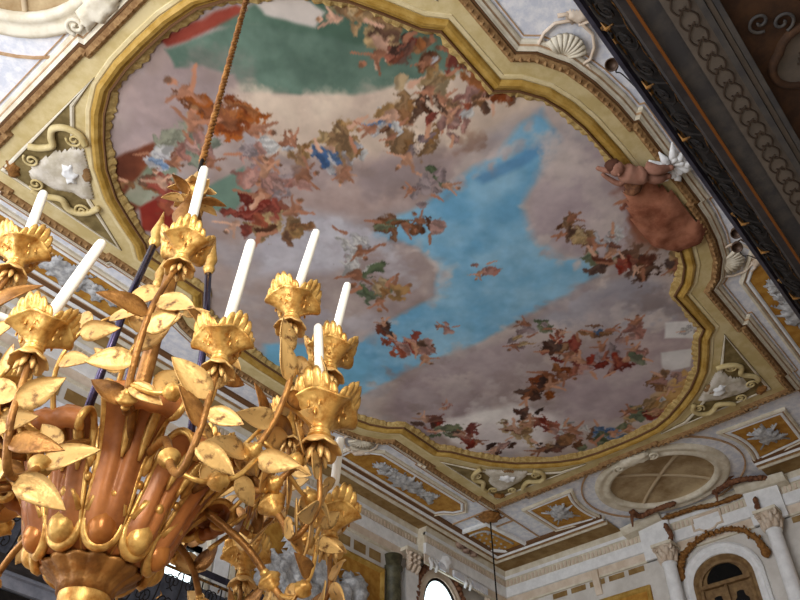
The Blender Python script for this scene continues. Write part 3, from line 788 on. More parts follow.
# entablature on both walls
def entab(fr, path_u0, path_u1, step=None, breaks=()):
    def seg(prof, m, smooth=False):
        mb = MB(); vs_ = []
        for u in (path_u0, path_u1):
            for q, v in prof: vs_.append(fr(u, v, q))
        n_ = len(prof); fs_ = [(k, k+1, n_+k+1, n_+k) for k in range(n_-1)] + [tuple(range(n_)), tuple(range(n_, 2*n_))]
        return mb.add(vs_, fs_)
    trim(seg([(0,10.0),(.12,10.0),(.12,9.95),(.09,9.87),(.07,9.80),(.06,9.74),(0,9.74)], M_WALL), M_CREAM)
    trim(seg([(0,9.83),(.09,9.83),(.08,9.75),(0,9.75)], None), M_WHITE)
    trim(seg([(0,9.74),(.04,9.74),(.04,9.54),(0,9.54)], None), M_CREAM)
    trim(seg([(0,9.54),(.09,9.53),(.07,9.27),(0,9.25)], None), M_WHITE)
    trim(seg([(0,9.25),(.04,9.25),(.03,9.05),(0,9.05)], None), M_ROSEP)
    trim(seg([(0,9.05),(.06,9.05),(.06,9.0),(0,9.0)], None), M_CREAM)
    mb = MB(); u = path_u0+.04
    while u < path_u1-.06:
        a = [fr(u, 9.71, .025), fr(u+.06, 9.71, .025), fr(u+.06, 9.57, .025), fr(u, 9.57, .025), fr(u, 9.71, .068), fr(u+.06, 9.71, .068), fr(u+.06, 9.57, .068), fr(u, 9.57, .068)]
        mb.add(a, [(0,1,2,3),(4,5,6,7),(0,1,5,4),(1,2,6,5),(2,3,7,6),(3,0,4,7)]); u += .115
    trim(mb, M_ROSEP)
entab(fw, -1.2, WY); entab(fl, -3.0, 14.85)
# forward break of the entablature around the corner bay
fb = lambda u, v, q: fl(u, v, q+.26)
entab(fb, 14.85, WX)
trim(MB().box(14.85, WX, WY-.26, WY, EYE+9.25, CZ-.001), M_CREAM)
# sunk panels (brown slots) under the frieze
mb = MB()
def slots(fr, u0, u1, count, v0=8.84, v1=8.98):
    wd = (u1-u0)/count; 
    for k in range(count):
        a0, a1 = u0+wd*k+.06, u0+wd*(k+1)-.06
        e8 = [fr(a0,v0,.012), fr(a1,v0,.012), fr(a1,v1,.012), fr(a0,v1,.012)]
        mb.add(e8, [(0,1,2,3)])
slots(fw, 7.75, 10.5, 5); slots(fw, 1.2, 4.2, 5); slots(fl, 9.4, 13.6, 8, 8.62, 8.86)
slots(fl, 1.0, 9.0, 14, 8.62, 8.86)
trim(mb, M_SOFFIT)
trim(MB().add([fw(u, v, q) for u in (9.02, 9.2) for v, q in ((9.25,.02),(9.2,.13),(8.9,.10),(8.6,.03),(8.6,0),(9.25,0))], [(0,1,7,6),(1,2,8,7),(2,3,9,8),(3,4,10,9),(0,1,2,3,4,5),(6,7,8,9,10,11)]), M_ROSEP)
# projecting wall strips behind the columns, jagged little brown crests
for u in (7.28, 4.55):
    trim(MB().add([fw(u+a, v, q) for a, v, q in ((-.4,9.0,0),(.4,9.0,0),(.4,9.98,0),(-.4,9.98,0),(-.4,9.0,.14),(.4,9.0,.14),(.4,9.98,.22),(-.4,9.98,.22))], [(0,1,2,3),(4,5,6,7),(0,1,5,4),(1,2,6,5),(2,3,7,6),(3,0,4,7)]), M_WHITE)
def column(Y, lab):
    e = empty('column', (WX-.3, Y, EYE), lab, 'column')
    M = Matrix.Translation((WX-.30, Y, EYE))
    MB().lathe([(.19,-1.4),(.19,3),(.175,6),(.155,8.62),(.18,8.64),(.18,8.68),(.155,8.70)], 28, None, M).build('shaft', M_WHITE, e, True)
    mb = MB()
    mb.lathe([(.155,8.70),(.165,8.8),(.19,8.98),(.25,9.06)], 28, None, M)
    for ring, (z0, hgt, r0) in enumerate(((8.70,.17,.165),(8.82,.2,.175))):
        for k in range(8):
            a = 2*PI*(k+.5*ring)/8
            def pp(r_, z_): return M @ Vector((r_*math.cos(a), r_*math.sin(a), z_))
            mb.tube([pp(r0,z0), pp(r0+.03,z0+hgt*.6), pp(r0+.075,z0+hgt), pp(r0+.09,z0+hgt*.82)], [.05,.055,.04,.015], 6)
    for k in range(4):
        a = PI/4+k*PI/2
        sp = spiral((.27, 9.0), .07, 1.4, PI/2, -1)
        mb.tube([M @ Vector((r_*math.cos(a), r_*math.sin(a), z_)) for r_, z_ in sp], .022, 6)
    mb.build('capital', M_ROSEP, e, True)
    MB().box(WX-.56, WX-.04, Y-.26, Y+.26, EYE+9.06, EYE+9.13).build('abacus', M_CREAM, e)
column(7.05, 'white column with leafy capital left of the arched door')
column(4.52, 'white column with leafy capital right of the arched door')

# door with arched lunette
e = struct(MB().slab([dl], -.10, -.14, fw).build('door_1', M_WOOD))
mb = MB()
ar = [(DY+.72, -1.6), (DY+.72, 8.0)] + [(DY+.72*math.cos(a), 8.05+.62*math.sin(a)) for a in np.linspace(0, PI, 19)] + [(DY-.72, 8.0), (DY-.72, -1.6)]
ribbon(mb, ar, [(0,-.1),(0,.02),(-.06,.04),(-.12,-.02),(-.18,-.03),(-.18,-.12)], False, fw)
mb.build('frame', M_WOOD, e)
lun = [(DY+.42*math.cos(a), 8.12+.38*math.sin(a)) for a in np.linspace(0, PI, 15)]
MB().slab([lun], -.085, -.10, fw).build('lunette_pane', M_DARKGL, e)
MB().add([fw(u, v, q) for q in (-.12,.02) for u, v in ((DY-.6,7.98),(DY+.6,7.98),(DY+.6,8.06),(DY-.6,8.06))], [(0,1,2,3),(4,5,6,7),(0,1,5,4),(1,2,6,5),(2,3,7,6),(3,0,4,7)]).build('transom', M_WOOD, e)
MB().add([fw(u, v, q) for q in (-.12,-.02) for u, v in ((DY-.03,4),(DY+.03,4),(DY+.03,8.0),(DY-.03,8.0))], [(0,1,2,3),(4,5,6,7),(0,1,5,4),(1,2,6,5),(2,3,7,6),(3,0,4,7)]).build('stile', M_WOOD, e)
for q in (-1, 1):
    lp = [(DY+q*.26+x_, y_) for x_, y_ in ((-.16,6),(.16,6),(.16,7.6),(.10,7.66),(.08,7.78),(0,7.80),(-.08,7.78),(-.10,7.66),(-.16,7.6))]
    MB().slab([lp], -.085, -.10, fw).build('pane', M_DARKGL, e)
ar2 = [(DY+.86, -1.6), (DY+.86, 8.0)] + [(DY+.86*math.cos(a), 8.05+.78*math.sin(a)) for a in np.linspace(0, PI, 19)] + [(DY-.86, 8.0), (DY-.86, -1.6)]
trim(ribbon(MB(), ar2, [(.1,0),(.1,.08),(.05,.11),(0,.06),(-.06,.08),(-.14,.03),(-.14,-.1)], False, fw), M_WHITE)
# garland round the arch
mb = MB()
gpts = [at_x(x_, y_, WX-.12) for x_, y_ in ((681,577),(681,562),(686,552),(692,546),(700,539),(707,535),(722,530),(735,529),(745,531),(751,535),(758,540),(763,547),(766,553))]
gp2 = smooth_path(gpts, 3)
for i, p in enumerate(gp2):
    t = i/(len(gp2)-1); r_ = .06+.07*max(abs(t-.5)*2-.45, 0)
    mb.ball(p, r_*random.uniform(.8,1.2), r_, r_*random.uniform(.8,1.2), 8, 6, None, .22)
    for q in range(2):
        mb.ball(p+Vector((-.03, random.uniform(-.08,.08), random.uniform(-.08,.08))), r_*.5, None, None, 6, 4, None, .3)
tag(mb.build('garland', M_GARL, None, True), 'gilded brown leaf garland arching over the door', 'garland')
# plaque above the door
e = empty('plaque', at_x(709, 521), 'blank white shaped plaque above the garland over the door', 'plaque')
pl = [(5.66,9.40),(5.66,9.66),(6.3,9.66),(6.3,9.40),(6.2,9.40),(6.1,9.33),(5.98,9.31),(5.86,9.33),(5.76,9.40)]
pl = ccw(pl)
MB().slab([pl], .07, 0, fw).build('plate', M_WHITE, e)
ribbon(MB(), pl, [(0,.06),(.02,.10),(.06,.10),(.06,0)], fr=fw).build('rim', M_ROSEP, e)
# broken pediment and gilt spray
for q, y0, y1 in ((1, 8.05, 7.0), (-1, 3.9, 5.05)):
    e = MB()
    pr = [(0,0),(.42,0),(.42,.07),(.36,.12),(.30,.16),(0,.18)]
    vs_ = []
    for u, dz in ((y0, 9.78), (y1, 9.90 if q > 0 else 9.86)):
        for a, b in pr: vs_.append(fw(u, dz-b+.1, a))
    k_ = len(pr)
    e.add(vs_, [(k, (k+1) % k_, k_+(k+1) % k_, k_+k) for k in range(k_)] + [tuple(range(k_)), tuple(range(k_, 2*k_))])
    trim(e, M_CREAM)
mb = MB()
for i, p in enumerate(smooth_path([at_x(x_, y_, WX-.2) for x_, y_ in ((665,518),(680,513),(695,508),(712,505),(728,500),(738,496))], 4)):
    mb.ball(p, .07, .09, .05, 7, 5, None, .4)
tag(mb.build('gilt_spray', M_GARL, None, True), 'gilded leaf spray lying between the pediment halves above the plaque', 'ornament')
for nm, pts, lab in (('painted_reliefs', ((632,512),(640,516),(652,511),(660,508),(672,504)), 'dark red sprawling relief figure on the left pediment half'),
                     ('painted_reliefs', ((716,492),(724,486),(732,482),(746,479),(764,478)), 'dark red sprawling relief figure on the right pediment half')):
    mb = MB(); P_ = smooth_path([at_z(x_, y_, CZ-.12) for x_, y_ in pts], 4)
    for i, p in enumerate(P_): mb.ball(p, .07, .09, .06, 8, 6, None, .3)
    mb.tube([P_[0], P_[2]+Vector((-.05,.1,-.12)), P_[2]+Vector((-.05,.12,-.3))], [.05,.04,.02], 6)
    mb.tube([P_[6], P_[8]+Vector((-.02,.02,.12)), P_[9]+Vector((-.02,-.1,.16))], [.05,.04,.02], 6)
    tag(mb.build('pediment_relief', M_RUST, None, True), lab, 'relief')
# brown jagged consoles above the columns
for (pts, lab) in ((((668,548),(671,536),(666,526)), 'brown broken scroll bracket above the left column capital'), (((765,523),(759,511),(755,500)), 'brown broken scroll bracket above the right column capital')):
    mb = MB()
    for i, p in enumerate(smooth_path([at_x(x_, y_, WX-.26) for x_, y_ in pts], 5)): mb.ball(p, .05, .06, .07, 7, 5, None, .35)
    tag(mb.build('scroll_bracket', M_RUST, None, True), lab, 'bracket')
# gold framed panels on the far wall
for u0, u1, lab in ((7.75, 9.9, 'ochre wall panel in a gilt frame at the bottom, left of the left column'), (1.6, 4.0, 'ochre wall panel in a gilt frame at the right edge, beyond the right column')):
    e = empty('wall_panel', fw((u0+u1)/2, 7, 0), lab, 'panel')
    L = [(u0,4.0),(u1,4.0),(u1,8.46),(u0,8.46)]
    MB().slab([L], .02, 0, fw).build('ochre_ground', M_OCHRE, e)
    ribbon(MB(), [(u0,4.0),(u1,4.0),(u1,8.46),(u0,8.46)], [(0,.06),(-.05,.08),(-.1,.05),(-.12,.02)], fr=fw).build('gilt_frame', M_GOLDP, e)
    lumpy(MB(), star((u0+u1)/2, 7.6, .5, .5, 20, 91, 0, .4), .02, .14, fr=fw, seed=91, cell_=.06, amp=.08).build('grey_relief', M_GRIS, e, True)
# left wall: corner pilaster, green column, big painting, window surround
def pil(u0, u1, lab, m=M_WHITE):
    e = empty('pilaster', fl((u0+u1)/2, 0, 0), lab, 'pilaster')
    MB().add([fl(u, v, q) for q in (0,.16) for u, v in ((u0,-1.5),(u1,-1.5),(u1,8.72),(u0,8.72))], [(0,1,2,3),(4,5,6,7),(0,1,5,4),(1,2,6,5),(2,3,7,6),(3,0,4,7)]).build('shaft', m, e)
    uc = (u0+u1)/2; hw = (u1-u0)/2
    mb = MB()
    for r_ in range(3):
        for k in range(3):
            uu = u0+hw*2*(k+.5)/3
            mb.tube([fl(uu, 8.70+.13*r_, .14), fl(uu, 8.80+.13*r_, .2), fl(uu, 8.86+.13*r_, .28), fl(uu, 8.82+.13*r_, .3)], [.06,.07,.05,.02], 6)
    for q in (-1, 1): mb.tube([fl(uc+q*hw*.9+a, 9.12+b, .22) for a, b in spiral((0,0), .08, 1.4, 0, q)], .025, 6)
    mb.build('capital', M_ROSEP, e, True)
    MB().add([fl(u, v, q) for q in (0,.26) for u, v in ((u0-.05,9.16),(u1+.05,9.16),(u1+.05,9.25),(u0-.05,9.25))], [(0,1,2,3),(4,5,6,7),(0,1,5,4),(1,2,6,5),(2,3,7,6),(3,0,4,7)]).build('abacus', M_CREAM, e)
pil(14.28, 14.76, 'cream pilaster with leafy capital left of the round bright window')
pil(17.5, 17.95, 'cream pilaster with leafy capital in the corner right of the round window')
e = empty('green_column', fl(13.9, 0, .2), 'dark green marbled half column beside the ochre painting', 'column')
MB().lathe([(.2,-1.5),(.2,8.5),(.24,8.55),(.24,8.62),(.19,8.66),(.24,8.9)], 20, None, Matrix.Translation(fl(13.92, 0, .06))).build('shaft', M_GREENC, e, True)
e = empty('wall_painting', fl(11.6, 7, 0), 'large ochre wall painting with a grey sculptural group, behind the chandelier', 'painting')
L = [(9.6,4.5),(13.66,4.5),(13.66,8.5),(9.6,8.5)]
MB().slab([L], .02, 0, fl).build('ochre_ground', M_OCHRE, e)
ribbon(MB(), ccw(L), [(0,.05),(-.05,.08),(-.1,.06),(-.14,.02)], fr=fl).build('gilt_frame', M_GOLDP, e)
mb = MB()
for k, (px_, py_, rx, ry) in enumerate(((300,560,.5,.75),(285,580,.6,.6),(318,575,.5,.6),(352,590,.35,.5),(268,572,.4,.5),(335,600,.5,.5),(300,600,.7,.5))):
    c_ = at_y(px_, py_, WY)
    lumpy(mb, star(c_.x, c_.z-EYE, rx, ry, 20, 80+k, .3*k, .35), .02, .2+.03*k % .1, fr=fl, seed=80+k, cell_=.06, amp=.14)
mb.build('grey_figures', M_GRIS, e, True)
# surround of the round window, festoon and stucco figure above it
trim(ribbon(MB(), ccw([(15.75+.84*math.cos(a), 8.12+.98*math.sin(a)) for a in np.linspace(0, 2*PI, 32, endpoint=False)]), [(-.14,0),(-.12,.08),(0,.06),(.08,.09),(.12,0)], fr=fl), M_ROSEP)
mb = MB()
for i in range(26):
    a = PI*(-.05+1.1*i/25)
    mb.ball(fl(15.75+1.02*math.cos(a), 8.12+1.16*math.sin(a), .1), .09, .08, .09, 7, 5, None, .35)
tag(mb.build('festoon', M_RUST, None, True), 'brown carved festoon around the round bright window', 'garland')
mb = MB()
for uc_ in (15.15, 16.55):
    for q_ in (-.1, .1):
        mb.tube([fl(uc_+q_, 9.22, .28), fl(uc_+q_, 9.0, .36), fl(uc_+q_, 8.9, .30)], [.04,.05,.03], 6)
        mb.tube([fl(uc_+q_+a, 9.14+b, .33) for a, b in spiral((0,0), .09, 1.4, 0, 1)], .02, 6)
trim(mb, M_WHITE, True)
mb = MB()
for u0_, u1_ in ((15.35,15.62),(15.95,16.4),(16.75,17.4)):
    mb.add([fl(u_, v_, q_) for q_ in (.3,.36) for u_, v_ in ((u0_,9.02),(u1_,9.02),(u1_,9.2),(u0_,9.2))], [(0,1,2,3),(4,5,6,7),(0,1,5,4),(1,2,6,5),(2,3,7,6),(3,0,4,7)])
trim(mb, M_MARBLE)
mb = MB()
c_ = at_y(440, 566, WY-.15)
lumpy(mb, star(c_.x, c_.z-EYE, .3, .24, 16, 95, .3, .5), .26, .4, fr=fl, seed=95, cell_=.04, amp=.1)
tag(mb.build('stucco_crest', M_WHITE, None, True), 'white stucco crest on the entablature above the round window', 'ornament')
mb = MB()
for x_, y_ in ((460,545),(466,549),(473,553),(480,552),(470,546)):
    mb.ball(at_y(x_, y_, WY-.4), .15, .13, .1, 8, 6, None, .3)
tag(mb.build('stucco_group', mat('dusky_stucco', (140,112,98), .8, 0, (176,150,132), 9), None, True), 'dusky carved group perched on the corner cornice near the hanging rod', 'relief')
# white pilaster strips right of the bright window, gilt line
for u0, u1, m in ((8.62, 8.72, M_CREAM), (8.78, 9.12, M_WHITE), (9.16, 9.28, M_CREAM), (9.38, 9.46, M_GOLDP)):
    trim(MB().add([fl(u, v, q) for q in (0,.12) for u, v in ((u0,4.5),(u1,4.5),(u1,8.6),(u0,8.6))], [(0,1,2,3),(4,5,6,7),(0,1,5,4),(1,2,6,5),(2,3,7,6),(3,0,4,7)]), m)
# dim wall panelling below the cornice at left
trim(MB().add([fl(u, v, q) for q in (0,.05) for u, v in ((-3,6.3),(7.2,6.3),(7.2,8.5),(-3,8.5))], [(0,1,2,3),(4,5,6,7),(0,1,5,4),(1,2,6,5),(2,3,7,6),(3,0,4,7)]), M_MARBLE)

# ================================================================== GALLERIES
GZ = 5.3                                           # gallery soffit above the eye
def gallery(name, edge, wall, sgn, x0, x1, lab):
    """edge: Y of the slab edge; sgn: direction towards the hall"""
    def q(y, z): return (edge + sgn*y, EYE + z)
    e = empty('gallery_railing', (x0, edge, EYE+GZ), lab, 'railing')
    def sweep(prof, m, nm, par):
        vs_ = []
        for X in (x0, x1):
            for y, z in prof:
                a, b = q(y, z); vs_.append((X, a, b))
        n_ = len(prof)
        return MB().add(vs_, [(k, (k+1) % n_, n_+(k+1) % n_, n_+k) for k in range(n_)] + [tuple(range(n_)), tuple(range(n_, 2*n_))]).build(nm, m, par)
    sweep([(.0,GZ+.02),(.06,GZ+.05),(.085,GZ+.12),(.075,GZ+.2),(.0,GZ+.22)], M_RAILD, 'bottom_rail', e)
    sweep([(.35,6.24),(.38,6.22),(.416,6.25),(.426,6.29),(.416,6.33),(.36,6.34),(.34,6.30)], M_RAILW, 'handrail', e)
    sweep([(.30,6.16),(.325,6.15),(.34,6.18),(.315,6.21)], M_IRONGOLD, 'inner_bead', e)
    return e, q, sweep
GE = .551
def turn(o, a=.0135, p=Vector((3.3, 0, 0))):
    o.matrix_basis = Matrix.Translation(p) @ Matrix.Rotation(a, 4, 'Z') @ Matrix.Translation(-p) @ Matrix.Translation(o.location) @ o.rotation_euler.to_matrix().to_4x4()
    return o
e, q, sweep = gallery('near', GE, -1.75, 1, -1.0, 17.9, 'dark bowed iron railing of the gallery overhead, gilded scrolls seen from below')
belly = [(.05,5.5),(.13,5.56),(.22,5.70),(.275,5.88),(.295,6.02),(.30,6.16)]
# dark board added behind the ironwork, giving the black of its silhouette
bb = [(a-.03, b) for a, b in belly] + [(.285, 6.22), (.35, 6.30)]
sweep(bb + [(a-.05, b) for a, b in reversed(belly)], M_IRON, 'added_dark_board', e)
def bel(s):
    s = min(max(s, 0), .999)*(len(belly)-1); i = int(s); t = s-i
    return belly[i][0]*(1-t)+belly[i+1][0]*t, belly[i][1]*(1-t)+belly[i+1][1]*t
def iron(X, qf):
    mb = MB(); mg = MB()
    def P(dx, s, out=0):
        y, z = bel(s); a, b = qf(y+out, z); return (X+dx, a, b)
    mb.tube([P(0, k/8, .012) for k in range(9)], .014, 5)
    for sg in (-1, 1):
        for c_, r_ in ((.28,.11),(.72,.12)):
            mb.tube([P(sg*.15+a*sg, c_+b*1.6, .015) for a, b in spiral((0,0), r_, 1.5, -PI/2, 1, 16)], .011, 5)
    mg.tube([P(.0, .30, .02), P(.05, .40, .04), P(0, .46, .04)], [.008,.02,.006], 5)
    m2 = MB().tube([P(.3, .85, .02), P(.3, .93, .04), P(.34, .98, .03)], [.008,.02,.008], 5)
    return mb, mg, m2
def iron_run(e, qf, x0, step, count):
    b0 = iron(x0, qf); o1 = b0[0].build('iron_scroll', M_IRON, e); o2 = b0[1].build('gilded_bud', M_IRONGOLD, e); o3 = b0[2].build('gilded_leaf', M_IRONGOLD, e)
    for k in range(1, count):
        for o in (o1, o2, o3):
            if o is not o1 and random.random() < .35: continue
            c_ = o.copy(); COL.objects.link(c_); c_.parent = e; c_.location.x = o.location.x + step*k + (0 if o is o1 else random.uniform(-.12, .12))
iron_run(e, q, 2.1, .62, 24)
# wavy gilded bead along the lower edge of the ironwork
mb = MB()
mb.tube([(x_, GE+.10+.006*math.sin(x_*23)+.01*max(0, math.sin(x_*4.1)), EYE+5.52+.012*math.sin(x_*9)) for x_ in np.arange(2.0, 15, .05)], .004, 5)
mb.build('gilded_bead', M_IRONGOLD, e)
turn(e)
# soffit of the near gallery
def sb(name, y0, y1, z0, z1, m, kind=True):
    o = MB().box(-1.5, 18.2, y0, y1, EYE+z0, EYE+z1).build(name, m)
    return turn(struct(o))
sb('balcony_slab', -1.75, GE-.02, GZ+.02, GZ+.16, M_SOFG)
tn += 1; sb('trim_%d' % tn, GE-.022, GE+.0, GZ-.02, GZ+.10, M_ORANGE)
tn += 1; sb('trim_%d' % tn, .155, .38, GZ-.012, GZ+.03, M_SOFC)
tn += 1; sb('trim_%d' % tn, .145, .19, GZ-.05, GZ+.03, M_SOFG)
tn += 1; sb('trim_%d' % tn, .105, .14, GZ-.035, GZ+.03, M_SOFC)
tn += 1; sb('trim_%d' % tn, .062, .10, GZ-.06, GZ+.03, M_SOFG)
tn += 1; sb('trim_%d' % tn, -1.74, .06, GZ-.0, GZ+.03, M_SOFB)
# guilloche of heart scrolls
def heart(X):
    mb = MB()
    for sg in (-1, 1):
        pts = [(X-.11, .285), (X-.07, .285+sg*.035), (X-.01, .285+sg*.062), (X+.05, .285+sg*.05), (X+.075, .285+sg*.025), (X+.05, .285+sg*.012), (X+.025, .285+sg*.022)]
        mb.tube([(p.x, p.y, EYE+GZ-.014) for p in smooth_path([Vector((a, b, 0)) for a, b in pts], 4)], .0075, 5)
    return mb
e = empty('soffit_scroll_band', (2.6, .285, EYE+GZ), 'running band of heart shaped scrolls along the grey gallery soffit', 'ornament')
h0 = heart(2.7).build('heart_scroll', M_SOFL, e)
for k in range(1, 30):
    c_ = h0.copy(); COL.objects.link(c_); c_.parent = e; c_.location.x = h0.location.x+.147*k
turn(e)
# quatrefoil roundels and scrolls on the brown soffit panel
def roundel(X, lab):
    e = empty('soffit_roundel', (X, -.26, EYE+GZ), lab, 'ornament')
    qf_ = []
    for k in range(64):
        a = 2*PI*k/64; r_ = .21+.035*abs(math.cos(2*a)); qf_.append((X+r_*math.cos(a), -.26+r_*math.sin(a)))
    zz = lambda u, v, w_: (u, v, EYE+GZ-w_)
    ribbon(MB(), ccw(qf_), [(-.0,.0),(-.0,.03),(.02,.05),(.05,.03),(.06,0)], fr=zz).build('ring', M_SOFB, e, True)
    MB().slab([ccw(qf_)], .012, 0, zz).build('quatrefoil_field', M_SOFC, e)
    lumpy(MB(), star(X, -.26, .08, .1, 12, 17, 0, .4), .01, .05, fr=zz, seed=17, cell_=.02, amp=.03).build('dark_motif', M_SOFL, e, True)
roundel(4.25, 'brown ringed quatrefoil on the dark gallery soffit at the right edge')
mb = MB()
for X, cx_, s0 in ((3.76,-.08,1),(3.86,-.2,-1)):
    mb.tube([(p[0], p[1], EYE+GZ-.012) for p in spiral((X, cx_), .085, 1.3, 0, s0)], .012, 6)
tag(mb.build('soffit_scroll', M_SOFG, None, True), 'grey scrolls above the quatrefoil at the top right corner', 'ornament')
# opposite gallery
GE2 = 2*OY - GE - .05
e, q2, sweep2 = gallery('opposite', GE2, WY, -1, -2.5, 17.9, 'grey railing with gilded iron scrolls of the opposite gallery, low at left')
sweep2([(-.12,5.5),(.0,5.5),(.0,6.2),(-.12,6.2)], M_RAILSHADE, 'added_dark_board', e)  # added sheet behind the ironwork, coloured as the wall in shade
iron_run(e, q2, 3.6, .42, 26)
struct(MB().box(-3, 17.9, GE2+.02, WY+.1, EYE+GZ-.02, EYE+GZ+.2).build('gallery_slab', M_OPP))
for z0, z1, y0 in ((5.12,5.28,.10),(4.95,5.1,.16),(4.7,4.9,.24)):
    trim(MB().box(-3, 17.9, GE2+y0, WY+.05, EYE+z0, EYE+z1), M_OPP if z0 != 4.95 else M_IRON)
# spotlights clipped outside the near railing
def spot(px_, py_, Y, z, lab, cable=None):
    p = at_z(px_, py_, EYE+z)
    e = empty('spotlight', p, lab, 'spotlight', 'spotlights on the gallery railing')
    M = Matrix.Translation(p) @ Matrix.Rotation(math.radians(28), 4, 'Y')
    MB().lathe([(.018,.06),(.04,.05),(.055,.0),(.06,-.05),(.052,-.055),(.045,-.02),(.01,-.01)], 18, None, M).build('lamp_head', M_SPOT, e, True)
    MB().tube([p+Vector((0,-.01,.05)), p+Vector((0,-.06,.06)), (p.x, GE+.43, EYE+6.30)], .01, 6).build('bracket', M_SPOT, e)
    if cable:
        MB().tube(smooth_path([p+Vector((.02,0,.05))]+[at_z(a, b, EYE+z) for a, b in cable]+[Vector((p.x+.3, GE+.43, EYE+6.3))], 6), .006, 6).build('cable', M_IRON, e, True)
spot(612, 64, 0, 6.42, 'small round spotlight on the gallery railing near the top, cable looped', ((608,66),(612,70),(618,66),(616,72),(622,74)))
spot(737, 246, 0, 6.42, 'larger of the pair of spotlights on the gallery railing at right, with dangling cable', ((740,252),(744,256),(750,256)))
spot(736, 232, 0, 6.42, 'spotlight half hidden by the railing, just above the one with dangling cable')

# ================================================================== HANGING ROD IN THE FAR CORNER
rp = at_z(490, 517, CZ-.1)
e = empty('hanging_rod', (rp.x, rp.y, CZ), 'thin dark hanging rod with gilded ceiling rose in the far corner', 'lamp rod')
MB().tube([(rp.x, rp.y, CZ-.05), (rp.x, rp.y, 4.0)], .018, 8).build('rod', M_IRON, e)
MB().lathe([(.03,-.24),(.09,-.22),(.2,-.16),(.27,-.12),(.25,-.06),(.12,-.02),(.05,0)], 24, lambda a, r_, z_: (r_*(1+.12*math.cos(8*a)), z_), Matrix.Translation((rp.x, rp.y, CZ))).build('ceiling_rose', M_GARL, e, True)

# ================================================================== CHANDELIER
AX, AY = 1.10, 2.07
CH = empty('chandelier', (AX, AY, EYE+1.0), 'huge gilded and brown carved wood chandelier with leafy curling arms', 'chandelier')
TA = Matrix.Translation((AX, AY, EYE)); TL = Matrix.Translation((AX, AY, EYE-.075))
def pol(a, r_, z_): return Vector((AX+r_*math.cos(a), AY+r_*math.sin(a), EYE+z_))
FRONT = math.atan2(-AY, -AX)
# foot: octagonal tray, neck, scalloped collar
MB().lathe([(.03,.83),(.175,.855),(.195,.872),(.18,.885),(.085,.915)], 8, None, TL @ Matrix.Translation((0,0,.03)) @ Matrix.Rotation(.35, 4, 'Z')).build('tray', M_CWOOD, CH)
MB().lathe([(.085,.90),(.075,.93),(.068,.98),(.07,1.01),(.08,1.03)], 32, None, TL).build('neck', M_GILT, CH, True)
MB().lathe([(.076,1.01),(.080,1.03),(.095,1.05),(.124,1.072),(.128,1.08),(.118,1.084),(.09,1.08)], 140, lambda a, r_, z_: (r_*(1+.10*abs(math.sin(7*a))*((z_-1.0)/.09)), z_), TL).build('collar', M_GILTD, CH, True)
MB().lathe([(.09,1.0),(.115,1.03),(.145,1.08),(.16,1.14),(.16,1.18),(.14,1.20),(.05,1.22)], 40, None, TA).build('body', M_CWOOD, CH, True)
MB().lathe([(.03,1.2),(.026,1.9),(.05,1.95),(.03,2.0),(.022,2.4),(.06,2.5),(.035,2.58),(.02,2.66)], 16, None, TA).build('central_shaft', M_GILTD, CH, True)
NL = 10
prof = [(.10,1.01),(.135,1.032),(.165,1.07),(.19,1.12),(.212,1.175),(.238,1.23),(.268,1.28),(.305,1.322),(.345,1.348),(.385,1.354),(.412,1.338),(.418,1.31),(.405,1.292),(.385,1.292),(.376,1.305),(.386,1.32)]
HB = lambda z_: 1.085+(z_-1.085)*.74
pf = [ (p.x, p.y) for p in smooth_path([Vector((a, b, 0)) for a, b in prof], 3) ]
